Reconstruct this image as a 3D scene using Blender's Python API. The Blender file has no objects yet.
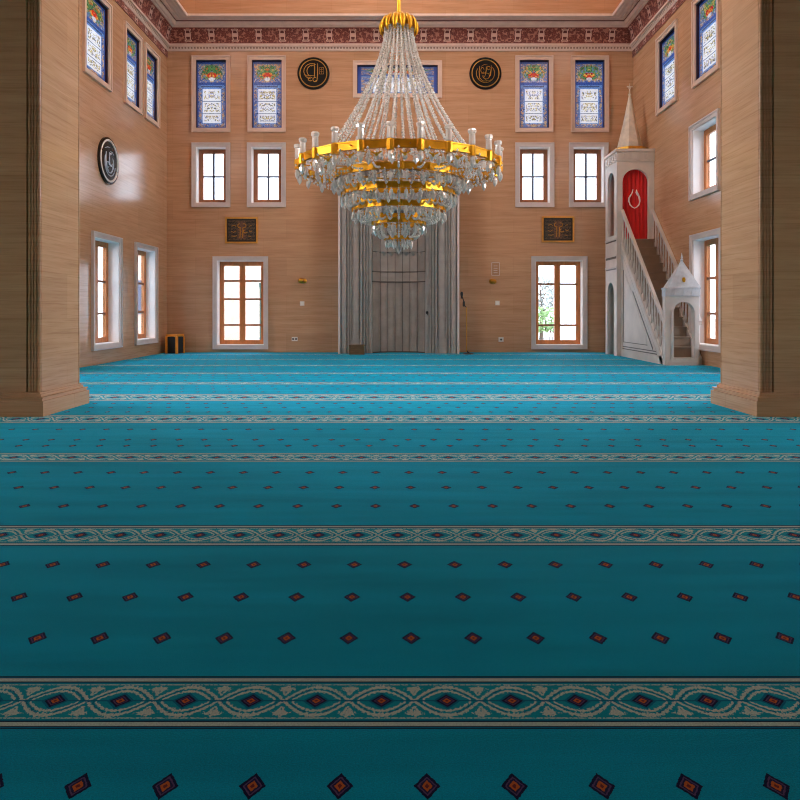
import bpy, math, random
from mathutils import Vector, Matrix
R = random.Random(7)
PI = math.pi
sc = bpy.context.scene
col = sc.collection

# ------------------------------------------------------------------ frame
F = 690.0          # focal length in pixels of the 800 px frame
HZ = 311.0         # horizon row
D = 16.70          # back wall
W = 5.64           # half width of the hall
K = F / D
def bx(x): return (x - 400.0) / K              # photo column -> metres on the back wall
def bz(y): return 1.0 + (HZ - y) / K           # photo row -> height on the back wall

# ------------------------------------------------------------------ node helpers
def lin(c):
    return tuple(((v / 255.0) / 12.92 if v / 255.0 <= 0.04045 else ((v / 255.0 + 0.055) / 1.055) ** 2.4) for v in c)
class S:
    """a shader socket with arithmetic"""
    def __init__(s, nt, k): s.nt, s.k = nt, k
    def _m(s, op, *a):
        n = s.nt.nodes.new('ShaderNodeMath'); n.operation = op
        for i, v in enumerate(a):
            if isinstance(v, S): s.nt.links.new(v.k, n.inputs[i])
            else: n.inputs[i].default_value = v
        return S(s.nt, n.outputs[0])
    def __add__(s, o): return s._m('ADD', s, o)
    __radd__ = __add__
    def __sub__(s, o): return s._m('SUBTRACT', s, o)
    def __rsub__(s, o): return s._m('SUBTRACT', o, s)
    def __mul__(s, o): return s._m('MULTIPLY', s, o)
    __rmul__ = __mul__
    def __truediv__(s, o): return s._m('DIVIDE', s, o)
    def abs(s): return s._m('ABSOLUTE', s)
    def lt(s, o): return s._m('LESS_THAN', s, o)
    def gt(s, o): return s._m('GREATER_THAN', s, o)
    def mn(s, o): return s._m('MINIMUM', s, o)
    def mx(s, o): return s._m('MAXIMUM', s, o)
    def fract(s): return s._m('FRACT', s)
    def floor(s): return s._m('FLOOR', s)
    def cos(s): return s._m('COSINE', s)
    def sin(s): return s._m('SINE', s)
    def sqrt(s): return s._m('SQRT', s)
    def pw(s, o): return s._m('POWER', s, o)
    def cell(s): return (s + 0.5).fract() - 0.5    # signed distance to the nearest integer
def new_mat(name):
    m = bpy.data.materials.new(name); m.use_nodes = True
    nt = m.node_tree; nt.nodes.clear()
    out = nt.nodes.new('ShaderNodeOutputMaterial')
    return m, nt, out
def coord(nt, kind='Object'):
    n = nt.nodes.new('ShaderNodeTexCoord'); return n.outputs[kind]
def xyz(nt, sock):
    n = nt.nodes.new('ShaderNodeSeparateXYZ'); nt.links.new(sock, n.inputs[0])
    return [S(nt, n.outputs[i]) for i in range(3)]
def comb(nt, a, b, c=0.0):
    n = nt.nodes.new('ShaderNodeCombineXYZ')
    for i, v in enumerate((a, b, c)):
        if isinstance(v, S): nt.links.new(v.k, n.inputs[i])
        else: n.inputs[i].default_value = v
    return n.outputs[0]
def mapping(nt, sock, scale):
    n = nt.nodes.new('ShaderNodeMapping'); nt.links.new(sock, n.inputs[0]); n.inputs['Scale'].default_value = scale
    return n.outputs[0]
def noise(nt, sock, scale=5, detail=4, rough=0.55):
    n = nt.nodes.new('ShaderNodeTexNoise'); nt.links.new(sock, n.inputs['Vector'])
    n.inputs['Scale'].default_value = scale; n.inputs['Detail'].default_value = detail; n.inputs['Roughness'].default_value = rough
    return S(nt, n.outputs['Fac'])
def voro(nt, sock, scale, out='Color', feature='F1'):
    n = nt.nodes.new('ShaderNodeTexVoronoi'); n.feature = feature; nt.links.new(sock, n.inputs['Vector']); n.inputs['Scale'].default_value = scale
    return n.outputs[out]
def ramp(nt, fac, stops, interp='LINEAR'):
    n = nt.nodes.new('ShaderNodeValToRGB'); n.color_ramp.interpolation = interp
    cr = n.color_ramp
    while len(cr.elements) < len(stops): cr.elements.new(0.5)
    for e, (p, c) in zip(cr.elements, stops):
        e.position = p; e.color = (*c, 1)
    nt.links.new(fac.k if isinstance(fac, S) else fac, n.inputs[0])
    return n.outputs[0]
def mix(nt, fac, a, b, mode='MIX'):
    n = nt.nodes.new('ShaderNodeMix'); n.data_type = 'RGBA'; n.blend_type = mode
    def put(i, v):
        if isinstance(v, S): nt.links.new(v.k, n.inputs[i])
        elif isinstance(v, (int, float)): n.inputs[i].default_value = v
        elif isinstance(v, tuple): n.inputs[i].default_value = (*v, 1)
        else: nt.links.new(v, n.inputs[i])
    put(0, fac); put(6, a); put(7, b)
    return n.outputs[2]
def bsdf(nt, out, color, rough=0.5, metal=0.0, bump=None, bump_s=0.2, bump_d=0.01, **kw):
    p = nt.nodes.new('ShaderNodeBsdfPrincipled')
    if isinstance(color, tuple): p.inputs['Base Color'].default_value = (*color, 1)
    else: nt.links.new(color, p.inputs['Base Color'])
    if isinstance(rough, S): nt.links.new(rough.k, p.inputs['Roughness'])
    else: p.inputs['Roughness'].default_value = rough
    p.inputs['Metallic'].default_value = metal
    for k, v in kw.items(): p.inputs[k.replace('_', ' ')].default_value = v
    if bump is not None:
        b = nt.nodes.new('ShaderNodeBump'); b.inputs['Strength'].default_value = bump_s; b.inputs['Distance'].default_value = bump_d
        nt.links.new(bump.k, b.inputs['Height']); nt.links.new(b.outputs[0], p.inputs['Normal'])
    nt.links.new(p.outputs[0], out.inputs[0])
    return p

# ------------------------------------------------------------------ materials
MT = {}
def simple(name, rgb, rough=0.5, metal=0.0, var=0.06, scale=6.0, stretch=(1, 1, 1), bump_s=0.05, **kw):
    m, nt, out = new_mat(name)
    c = mapping(nt, coord(nt), stretch)
    n = noise(nt, c, scale, 5)
    a = lin(rgb)
    dk = tuple(v * (1 - var * 2) for v in a); lt = tuple(min(1, v * (1 + var * 2)) for v in a)
    cc = ramp(nt, n, [(0.3, dk), (0.7, lt)])
    bsdf(nt, out, cc, rough, metal, bump=n, bump_s=bump_s, bump_d=0.003, **kw)
    MT[name] = m
    return m

def mat_stone():
    m, nt, out = new_mat('travertine')
    o = coord(nt)
    uv = coord(nt, 'UV')
    v1 = noise(nt, mapping(nt, o, (0.55, 0.55, 9)), 1.6, 6, 0.6)
    v2 = noise(nt, mapping(nt, o, (1.2, 1.2, 42)), 1.4, 3, 0.6)
    v3 = noise(nt, mapping(nt, o, (0.35, 0.35, 0.6)), 1.0, 2)
    base = ramp(nt, v1, [(0.25, lin((187, 140, 103))), (0.5, lin((200, 154, 117))), (0.75, lin((210, 166, 130)))])
    thin = ramp(nt, v2, [(0.33, lin((168, 128, 98))), (0.5, (1, 1, 1)), (1.0, (1, 1, 1))])
    c = mix(nt, 0.22, base, thin, 'MULTIPLY')
    b = nt.nodes.new('ShaderNodeTexBrick'); nt.links.new(uv, b.inputs['Vector'])
    b.inputs['Color1'].default_value = (0.88, 0.87, 0.86, 1); b.inputs['Color2'].default_value = (1.0, 1.0, 1.0, 1); b.inputs['Mortar'].default_value = (0.86, 0.82, 0.78, 1)
    b.inputs['Scale'].default_value = 1.0; b.inputs['Brick Width'].default_value = 1.1; b.inputs['Row Height'].default_value = 0.46
    b.inputs['Mortar Size'].default_value = 0.003; b.inputs['Bias'].default_value = 0.3
    c = mix(nt, 1.0, c, b.outputs['Color'], 'MULTIPLY')
    ro = v3 * 0.10 + 0.15
    bsdf(nt, out, c, ro)
    MT['travertine'] = m
mat_stone()

def medal(nt, q, base):
    """diamond medallion: q = diamond distance, 1 on its edge"""
    c = mix(nt, q.lt(1.0), base, lin((26, 22, 62)))
    c = mix(nt, q.lt(0.74), c, lin((96, 66, 112)))
    c = mix(nt, q.lt(0.60), c, lin((38, 30, 72)))
    c = mix(nt, q.lt(0.42), c, lin((206, 98, 44)))
    c = mix(nt, q.lt(0.18), c, lin((120, 44, 44)))
    return c
TEAL = (0, 158, 194)
def pile(nt):
    o = coord(nt)
    g = noise(nt, o, 260, 2, 0.7)
    l = noise(nt, mapping(nt, o, (0.6, 5.0, 1)), 1.3, 4)
    return o, g, l
def mat_field():
    m, nt, out = new_mat('carpet_field')
    o, g, l = pile(nt)
    u, v, _ = xyz(nt, coord(nt, 'UV'))
    a = lin(TEAL)
    base = ramp(nt, g * 0.65 + l * 0.35, [(0.3, tuple(x * 0.62 for x in a)), (0.7, tuple(x * 1.38 for x in a))])
    du = u.cell()
    wob = (noise(nt, o, 120, 1) - 0.5) * 0.22
    q = du.abs() / 0.155 + v.abs() / 0.041 + wob
    c = medal(nt, q, base)
    bsdf(nt, out, c, 0.85, bump=g, bump_s=0.5, bump_d=0.004, Sheen_Weight=0.15, Sheen_Roughness=0.3, Sheen_Tint=(*lin((150, 220, 240)), 1), Specular_IOR_Level=0.04)
    MT['carpet_field'] = m
def mat_border():
    m, nt, out = new_mat('carpet_border')
    o, g, l = pile(nt)
    u, v, _ = xyz(nt, coord(nt, 'UV'))
    a = lin((8, 154, 178)); cream = lin((206, 220, 212)); navy = lin((8, 40, 66)); deep = lin((0, 108, 144))
    base = ramp(nt, g * 0.7 + l * 0.3, [(0.3, tuple(x * 0.72 for x in a)), (0.7, tuple(x * 1.3 for x in a))])
    crm = ramp(nt, g, [(0.3, tuple(x * 0.62 for x in cream)), (0.62, cream)])
    du = u.cell(); au = du.abs(); av = v.abs()
    w1 = (noise(nt, mapping(nt, coord(nt, 'UV'), (9, 9, 1)), 2.2, 2) - 0.5)
    w2 = (noise(nt, mapping(nt, coord(nt, 'UV'), (26, 26, 1)), 1.3, 2) - 0.5)
    cs = (du * PI).cos()
    # leaf curves that bow round each medallion and cross between two
    outer = (av + w1 * 0.04 - cs.mx(0.0).pw(0.92) * 0.265).abs() - w2 * 0.10 - (du.abs() * 75.0).sin() * 0.006
    inner = (av + w1 * 0.03 - (cs * 1.5 - 0.5).mx(0.0) * 0.185).abs() - w2 * 0.09 - (du.abs() * 75.0).sin() * 0.005
    c = mix(nt, outer.lt(0.030), base, crm)
    c = mix(nt, inner.lt(0.020) * au.lt(0.37), c, crm)
    tu = (au - 0.5).abs()
    tip = tu / 0.15 + (av - 0.225).abs() / 0.075 + w2 * 2.4 + w1 * 1.6
    c = mix(nt, tip.lt(0.85), c, crm)
    c = mix(nt, (tu - (av - 0.10) * 0.55).abs().lt(0.016 + w2 * 0.10) * av.gt(0.10) * av.lt(0.26), c, crm)
    mid = (av - (cs * 1.2 - 0.2).mx(0.0) * 0.235).abs() - w2 * 0.16
    c = mix(nt, mid.lt(0.006) * au.gt(0.12), c, deep)
    c = mix(nt, av.lt(0.012) * au.gt(0.18), c, deep)
    q = au / 0.165 + av / 0.120 + w1 * 0.15
    c = mix(nt, q.lt(1.30), c, deep)
    c = medal(nt, q, c)
    c = mix(nt, av.gt(0.305) * av.lt(0.325) * w2.gt(-0.06), c, crm)
    c = mix(nt, av.gt(0.345), c, deep)
    c = mix(nt, av.gt(0.365), c, navy)
    c = mix(nt, av.gt(0.385), c, crm)
    c = mix(nt, av.gt(0.452), c, navy)
    c = mix(nt, av.gt(0.468), c, deep)
    c = mix(nt, av.gt(0.485), c, navy)
    bsdf(nt, out, c, 0.85, bump=g, bump_s=0.5, bump_d=0.004, Sheen_Weight=0.15, Sheen_Roughness=0.3, Sheen_Tint=(*lin((150, 220, 240)), 1), Specular_IOR_Level=0.04)
    MT['carpet_border'] = m
mat_field(); mat_border()

def mat_frieze():
    m, nt, out = new_mat('frieze')
    u, v, _ = xyz(nt, coord(nt, 'UV'))       # u in metres along the wall, v 0..1 up the band
    p = comb(nt, u, v * 0.42)
    vd = S(nt, voro(nt, p, 17, 'Distance'))
    n2 = noise(nt, p, 34, 3, 0.65)
    red = ramp(nt, noise(nt, p, 6, 3), [(0.3, lin((92, 34, 28))), (0.7, lin((116, 48, 40)))])
    tan = lin((178, 118, 100))
    c = mix(nt, (vd * 0.7 + n2).gt(0.93), red, tan)
    c = mix(nt, (n2 - vd * 0.35).gt(0.40), c, lin((132, 68, 56)))
    du = (u / 0.566).cell() * 0.566; au = du.abs()
    av = (v - 0.5).abs()
    body = au.lt(0.085) * av.lt(0.38)
    c = mix(nt, body, c, lin((98, 40, 34)))
    lite = lin((216, 180, 164))
    c = mix(nt, body * av.gt(0.27), c, lite)
    c = mix(nt, au.lt(0.05) * av.lt(0.10), c, lite)
    c = mix(nt, (au - 0.065 + av * 0.06).abs().lt(0.012) * av.lt(0.3), c, lite)
    c = mix(nt, body * av.gt(0.31) * av.lt(0.34) * au.lt(0.06), c, lin((124, 66, 54)))
    c = mix(nt, av.gt(0.46), c, lin((160, 108, 92)))
    bsdf(nt, out, c, 0.55)
    MT['frieze'] = m
mat_frieze()

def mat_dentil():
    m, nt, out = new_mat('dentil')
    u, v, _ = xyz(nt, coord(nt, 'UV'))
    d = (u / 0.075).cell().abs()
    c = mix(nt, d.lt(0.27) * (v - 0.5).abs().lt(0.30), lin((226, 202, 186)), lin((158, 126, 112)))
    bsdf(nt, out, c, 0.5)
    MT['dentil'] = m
mat_dentil()

def mat_stained():
    m, nt, out = new_mat('stained_glass')
    uv = coord(nt, 'UV')
    u, v, w_ = xyz(nt, uv)                    # u across in units of the width, v 0..1 up; z unused
    p = comb(nt, u, v * 2.3)
    info = nt.nodes.new('ShaderNodeObjectInfo')
    p2 = comb(nt, (u - 0.5).abs(), v * 2.3, S(nt, info.outputs['Random']) * 9.0)
    hue = S(nt, voro(nt, p2, 16, 'Color'))
    hx = xyz(nt, voro(nt, p2, 19, 'Color'))[0]
    hl = xyz(nt, voro(nt, p2, 30, 'Color'))[1]
    lead = S(nt, voro(nt, p2, 19, 'Distance', 'DISTANCE_TO_EDGE'))
    blue = lin((98, 128, 190)); sky = lin((140, 176, 226)); white = lin((236, 240, 246))
    side = ramp(nt, hx, [(0.0, lin((140, 162, 204))), (0.26, lin((222, 184, 146))), (0.44, lin((206, 212, 220))), (0.54, lin((112, 136, 190))), (0.62, lin((230, 208, 168))), (0.84, lin((150, 170, 206)))], 'CONSTANT')
    script = ramp(nt, hl, [(0.0, white), (0.36, lin((212, 200, 150))), (0.50, lin((120, 122, 120))), (0.60, white), (0.76, lin((160, 166, 200))), (0.88, lin((176, 160, 110)))], 'CONSTANT')
    c = side
    au = (u - 0.5).abs()
    # script tablet
    tab = au.lt(0.31) * v.gt(0.075) * v.lt(0.585)
    c = mix(nt, au.lt(0.345) * v.gt(0.062) * v.lt(0.60), c, sky)
    c = mix(nt, tab, c, white)
    c = mix(nt, tab * au.lt(0.27), c, script)
    for y in (0.215, 0.40):
        c = mix(nt, (v - y).abs().lt(0.006) * tab, c, lin((110, 120, 150)))
    for y in (0.235, 0.20, 0.42, 0.385, 0.57, 0.09):
        c = mix(nt, (v - y).abs().lt(0.011) * tab, c, white)
    c = mix(nt, v.gt(0.60) * v.lt(0.645), c, lin((150, 190, 232)))
    c = mix(nt, (v - 0.622).abs().lt(0.012) * au.lt(0.36), c, lin((120, 130, 150)))
    # vase of flowers above
    top = v.gt(0.645)
    r = (au * au * 4.2 + (v - 0.83) * (v - 0.83) * 46.0)
    c = mix(nt, top, c, side)
    leafy = ramp(nt, hx, [(0.0, lin((126, 178, 120))), (0.30, lin((92, 146, 104))), (0.48, lin((222, 200, 130))), (0.62, lin((140, 176, 214))), (0.74, lin((150, 190, 140))), (0.88, lin((214, 150, 90)))], 'CONSTANT')
    hot = ramp(nt, hx, [(0.0, lin((226, 90, 66))), (0.35, lin((238, 170, 84))), (0.6, lin((214, 64, 54))), (0.8, lin((244, 214, 120)))], 'CONSTANT')
    c = mix(nt, top * (r + hl * 0.3 - 0.15).lt(0.62), c, leafy)
    c = mix(nt, top * (au * au * 9.0 + (v - 0.79) * (v - 0.79) * 190.0 + hl * 0.2).lt(0.42), c, hot)
    c = mix(nt, (au * au * 60.0 + (v - 0.735) * (v - 0.735) * 900.0).lt(0.6), c, white)
    c = mix(nt, v.gt(0.645) * v.lt(0.685), c, blue)
    c = mix(nt, v.gt(0.955), c, lin((88, 124, 184)))
    c = mix(nt, lead.lt(0.035) * (1.0 - tab), c, lin((64, 78, 122)))
    c = mix(nt, au.gt(0.455), c, blue)
    c = mix(nt, v.lt(0.02), c, blue)
    c = mix(nt, v.gt(0.985), c, lin((52, 76, 130)))
    dim = mix(nt, 1.0, c, (0.36, 0.36, 0.36), 'MULTIPLY')
    tr = nt.nodes.new('ShaderNodeBsdfTranslucent'); nt.links.new(dim, tr.inputs[0])
    gl = nt.nodes.new('ShaderNodeBsdfGlossy'); gl.inputs['Roughness'].default_value = 0.12; gl.inputs[0].default_value = (0.8, 0.8, 0.8, 1)
    df = nt.nodes.new('ShaderNodeBsdfDiffuse'); nt.links.new(c, df.inputs[0])
    m0 = nt.nodes.new('ShaderNodeMixShader'); m0.inputs[0].default_value = 0.22
    nt.links.new(tr.outputs[0], m0.inputs[1]); nt.links.new(df.outputs[0], m0.inputs[2])
    m1 = nt.nodes.new('ShaderNodeMixShader'); m1.inputs[0].default_value = 0.05
    nt.links.new(m0.outputs[0], m1.inputs[1]); nt.links.new(gl.outputs[0], m1.inputs[2])
    nt.links.new(m1.outputs[0], out.inputs[0])
    MT['stained_glass'] = m
mat_stained()

def mat_glass(name, tint):
    m, nt, out = new_mat(name)
    t = nt.nodes.new('ShaderNodeBsdfTransparent'); t.inputs[0].default_value = (*tint, 1)
    g = nt.nodes.new('ShaderNodeBsdfGlossy'); g.inputs['Roughness'].default_value = 0.02
    fr = nt.nodes.new('ShaderNodeLayerWeight'); fr.inputs[0].default_value = 0.5
    fac = S(nt, fr.outputs['Facing']).pw(5.0) * 0.6 + 0.03
    x = nt.nodes.new('ShaderNodeMixShader')
    nt.links.new(fac.k, x.inputs[0]); nt.links.new(t.outputs[0], x.inputs[1]); nt.links.new(g.outputs[0], x.inputs[2])
    nt.links.new(x.outputs[0], out.inputs[0])
    MT[name] = m
mat_glass('window_glass', (0.44, 0.46, 0.49)); mat_glass('amber_glass', (0.98, 0.92, 0.82)); mat_glass('clear_glass', (0.97, 0.98, 0.99))  # amber tint made up to warm the added gallery daylight

def mat_crystal(name, tr, rough):
    m, nt, out = new_mat(name)
    def mixs(f, a, b):
        x = nt.nodes.new('ShaderNodeMixShader'); x.inputs[0].default_value = f
        nt.links.new(a.outputs[0], x.inputs[1]); nt.links.new(b.outputs[0], x.inputs[2]); return x
    N = lambda t, c, r=None: (lambda n: (setattr(n.inputs[0], 'default_value', (*c, 1)), r is not None and setattr(n.inputs['Roughness'], 'default_value', r), n)[-1])(nt.nodes.new(t))
    df = N('ShaderNodeBsdfDiffuse', (.99, .95, .90)); tl = N('ShaderNodeBsdfTranslucent', (1, .96, .90))
    gl = N('ShaderNodeBsdfGlossy', (1, .95, .88), rough); rf = N('ShaderNodeBsdfRefraction', (1, .97, .92), rough); rf.inputs['IOR'].default_value = 1.25
    x = mixs(tr, mixs(.5, df, tl), mixs(.5, rf, gl))
    nt.links.new(x.outputs[0], out.inputs[0]); MT[name] = m
mat_crystal('crystal', 0.44, 0.03); mat_crystal('lamp_glass', 0.42, 0.10); mat_crystal('bead', 0.30, 0.05)

def mat_plaque():
    m, nt, out = new_mat('plaque_script')
    u, v, _ = xyz(nt, coord(nt, 'UV'))
    p = comb(nt, u * 1.35, v)
    a = noise(nt, mapping(nt, p, (16, 9, 1)), 1.6, 3, 0.7)
    b = noise(nt, mapping(nt, p, (7, 18, 1)), 1.5, 2, 0.7)
    lines = ((v * 6.0).fract() - 0.5).abs()
    c = mix(nt, (a - lines * 0.25).gt(0.47), lin((26, 22, 22)), lin((80, 66, 54)))
    c = mix(nt, (b - lines * 0.2).gt(0.49), c, lin((100, 82, 62)))
    ctr = ((u - 0.5).abs().lt(0.14)) * (v - 0.5).abs().lt(0.38)
    c = mix(nt, ctr * a.gt(0.46), c, lin((120, 84, 62)))
    c = mix(nt, (u - 0.5).abs().gt(0.45), c, lin((14, 13, 16)))
    c = mix(nt, (v - 0.5).abs().gt(0.43), c, lin((14, 13, 16)))
    bsdf(nt, out, c, 0.45)
    MT['plaque_script'] = m
mat_plaque()

simple('white_marble', (222, 212, 206), 0.28, var=0.03, scale=3)
simple('casing_warm', (220, 192, 172), 0.4, var=0.03, scale=4)
simple('casing_stone', (214, 201, 195), 0.4, var=0.03, scale=4)
simple('cornice_stone', (228, 202, 186), 0.5, var=0.04, scale=5)
simple('cornice_red', (110, 46, 38), 0.5, var=0.1, scale=20)
simple('reveal_plaster', (246, 243, 240), 0.6, var=0.01)
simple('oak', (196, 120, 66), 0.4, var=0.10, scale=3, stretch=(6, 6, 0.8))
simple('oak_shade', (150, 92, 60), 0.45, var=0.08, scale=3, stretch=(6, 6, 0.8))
simple('grey_bar', (74, 84, 108), 0.4, var=0.03)
simple('lead', (58, 30, 44), 0.5, var=0.05)
simple('mihrab_stone', (160, 155, 149), 0.38, var=0.05, scale=2.2, stretch=(1, 1, 3))
simple('mihrab_niche', (148, 137, 128), 0.42, var=0.07, scale=2.0, stretch=(1.5, 1.5, 2))
simple('joint_dark', (84, 74, 68), 0.7, var=0.05)
simple('minbar_marble', (216, 206, 197), 0.55, var=0.05, scale=2.5)
simple('minbar_shadow', (92, 82, 74), 0.5, var=0.05, scale=3)
simple('stair_stone_shaded', (150, 130, 110), 0.5, var=0.06, scale=4)  # tan stone, darkened to hold the shade between the flanks
simple('spire_stone', (214, 198, 178), 0.5, var=0.08, scale=8)
simple('spire_grey', (206, 206, 208), 0.5, var=0.07, scale=10)
simple('red_cloth', (212, 22, 22), 0.75, var=0.06, scale=6, stretch=(5, 5, 0.7), Sheen_Weight=0.2)
simple('emblem_white', (244, 236, 232), 0.6, var=0.01)
simple('gold', (222, 162, 38), 0.32, 0.8, var=0.10, scale=5)
simple('gold_dull', (204, 150, 62), 0.35, 1.0, var=0.08, scale=9)
simple('gold_paint', (214, 160, 74), 0.4, 0.6, var=0.06, scale=9)
simple('black_lacquer', (8, 8, 9), 0.5, var=0.05, Specular_IOR_Level=0.25)
simple('black_glass', (10, 12, 16), 0.08, var=0.05)
simple('white_ring', (232, 228, 220), 0.35, var=0.01)
simple('gold_script_reflect', (186, 196, 210), 0.3, 0.5, var=0.03)  # gold script with a bluish reflection put into its colour
simple('black_plastic', (26, 24, 24), 0.45, var=0.03)
simple('white_plastic', (226, 216, 204), 0.4, var=0.01)
simple('stool_wood', (224, 138, 36), 0.4, var=0.08, scale=5)
simple('dark_panel', (34, 34, 38), 0.85, var=0.08)
simple('box_wood', (104, 78, 48), 0.6, var=0.12, scale=6, stretch=(1, 1, 5))
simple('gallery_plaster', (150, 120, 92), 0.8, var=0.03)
simple('ceiling_plaster', (206, 176, 148), 0.8, var=0.02)
simple('paving', (196, 192, 186), 0.9, var=0.05)
simple('house_wall', (214, 186, 168), 0.9, var=0.03)
simple('house_grey', (188, 192, 200), 0.9, var=0.03)
simple('pipe_green', (40, 74, 66), 0.5, var=0.05)
simple('leaf', (140, 176, 116), 0.7, var=0.2, scale=3)
simple('leaf_grey', (150, 158, 154), 0.7, var=0.2, scale=3)
simple('bark', (92, 78, 66), 0.9, var=0.1)

# ------------------------------------------------------------------ mesh builder
class MB:
    def __init__(s): s.v, s.f, s.m, s.uv = [], [], [], []
    def add(s, pts): n = len(s.v); s.v += [tuple(p) for p in pts]; return n
    def face(s, idx, mi=0, uv=None): s.f.append(tuple(idx)); s.m.append(mi); s.uv.append(uv)
    def poly(s, pts, mi=0, uv=None):
        n = s.add(pts); s.face(range(n, n + len(pts)), mi, uv)
    def hexa(s, p, mi=0):      # eight corners: 0-3 bottom ring, 4-7 top ring
        n = s.add(p)
        for q in ((0, 3, 2, 1), (4, 5, 6, 7), (0, 1, 5, 4), (1, 2, 6, 5), (2, 3, 7, 6), (3, 0, 4, 7)): s.face([n + i for i in q], mi)
    def box(s, x0, x1, y0, y1, z0, z1, mi=0):
        s.hexa([(x0, y0, z0), (x1, y0, z0), (x1, y1, z0), (x0, y1, z0), (x0, y0, z1), (x1, y0, z1), (x1, y1, z1), (x0, y1, z1)], mi)
    def prism(s, poly, fn, a, b, mi=0):     # poly of 2D points, fn(p, q, t) -> xyz
        n = s.add([fn(p, q, a) for p, q in poly]); k = len(poly); m_ = s.add([fn(p, q, b) for p, q in poly])
        s.face([n + i for i in range(k)][::-1], mi); s.face([m_ + i for i in range(k)], mi)
        for i in range(k):
            j = (i + 1) % k; s.face((n + i, n + j, m_ + j, m_ + i), mi)
    def lathe(s, prof, seg, c=(0, 0, 0), mi=0, rot=0.0, axis='Z', caps=True):
        rings = []
        for r, h in prof:
            pts = []
            for i in range(seg):
                t = rot + 2 * PI * i / seg
                x, y = r * math.cos(t), r * math.sin(t)
                p = (x, y, h) if axis == 'Z' else ((x, h, y) if axis == 'Y' else (h, x, y))
                pts.append((c[0] + p[0], c[1] + p[1], c[2] + p[2]))
            rings.append(s.add(pts))
        for a, b in zip(rings, rings[1:]):
            for i in range(seg):
                j = (i + 1) % seg; s.face((a + i, a + j, b + j, b + i), mi)
        if caps:
            s.face([rings[0] + i for i in range(seg)][::-1], mi); s.face([rings[-1] + i for i in range(seg)], mi)
    def tube(s, path, r, seg=6, mi=0, closed=False):
        P = [Vector(p) for p in path]; n = len(P); rings = []
        for i, p in enumerate(P):
            if closed: t = P[(i + 1) % n] - P[i - 1]
            else: t = P[min(i + 1, n - 1)] - P[max(i - 1, 0)]
            t.normalize()
            up = Vector((0, 0, 1)) if abs(t.z) < 0.9 else Vector((0, 1, 0))
            a = t.cross(up).normalized(); b = t.cross(a)
            rr = r[i] if isinstance(r, (list, tuple)) else r
            rings.append(s.add([p + a * (rr * math.cos(2 * PI * k / seg)) + b * (rr * math.sin(2 * PI * k / seg)) for k in range(seg)]))
        m_ = n if closed else n - 1
        for i in range(m_):
            A, B = rings[i], rings[(i + 1) % n]
            for k in range(seg):
                j = (k + 1) % seg; s.face((A + k, A + j, B + j, B + k), mi)
        if not closed:
            s.face([rings[0] + k for k in range(seg)][::-1], mi); s.face([rings[-1] + k for k in range(seg)], mi)
    def build(s, name, mats, parent=None, smooth=False, loc=None, bevel=0.0):
        me = bpy.data.meshes.new(name)
        o0 = Vector(loc) if loc is not None else Vector((0, 0, 0))
        me.from_pydata([tuple(Vector(p) - o0) for p in s.v], [], s.f)
        if not isinstance(mats, (list, tuple)): mats = [mats]
        for k in mats: me.materials.append(MT[k])
        me.polygons.foreach_set('material_index', s.m)
        if any(u is not None for u in s.uv):
            L = me.uv_layers.new(name='UVMap')
            for p, u in zip(me.polygons, s.uv):
                if u is None: continue
                for li, q in zip(p.loop_indices, u): L.data[li].uv = q
        me.update()
        import bmesh
        bm = bmesh.new(); bm.from_mesh(me)
        bmesh.ops.recalc_face_normals(bm, faces=bm.faces); bm.to_mesh(me); bm.free()
        if smooth:
            for p in me.polygons: p.use_smooth = True
        o = bpy.data.objects.new(name, me); col.objects.link(o)
        if parent is not None:
            o.parent = parent
            o.location = o0 - Vector(WLOC.get(parent.name, (0, 0, 0)))
        else: o.location = o0
        WLOC[o.name] = tuple(o0)
        if bevel:
            b = o.modifiers.new('edges', 'BEVEL'); b.width = bevel; b.segments = 2; b.limit_method = 'ANGLE'
        return o
WLOC = {}
def empty(name, loc):
    o = bpy.data.objects.new(name, None); col.objects.link(o); o.location = loc; o.empty_display_size = 0.1
    WLOC[o.name] = tuple(loc); return o
def tag(o, label, cat, group=None):
    o['label'] = label; o['category'] = cat
    if group: o['group'] = group
    return o
def struct(o): o['kind'] = 'structure'; return o
def child(mb, name, mats, parent, **kw):
    """mesh given in world coordinates, linked under its thing"""
    return mb.build(name, mats, parent, loc=WLOC[parent.name], **kw)

# ------------------------------------------------------------------ walls
FN = {'back': lambda a, c, z: (a, D + c, z), 'left': lambda a, c, z: (-W - c, a, z), 'right': lambda a, c, z: (W + c, a, z),
      'gallery_left': lambda a, c, z: (-9.0 - c, a, z), 'gallery_right': lambda a, c, z: (9.0 + c, a, z),
      'rear': lambda a, c, z: (a, -5.0 - c, z),
      'lantern_back': lambda a, c, z: (a, 15.6 + c, z), 'lantern_front': lambda a, c, z: (a, 8.6 - c, z),
      'lantern_left': lambda a, c, z: (-4.2 - c, a, z), 'lantern_right': lambda a, c, z: (4.2 + c, a, z)}
OPEN = {k: [] for k in FN}
NRM = {'gallery_left': (1, 0, 0), 'gallery_right': (-1, 0, 0), 'back': (0, -1, 0), 'left': (1, 0, 0), 'right': (-1, 0, 0), 'rear': (0, 1, 0), 'lantern_back': (0, -1, 0), 'lantern_front': (0, 1, 0), 'lantern_left': (1, 0, 0), 'lantern_right': (-1, 0, 0)}
TH = 0.29
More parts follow.
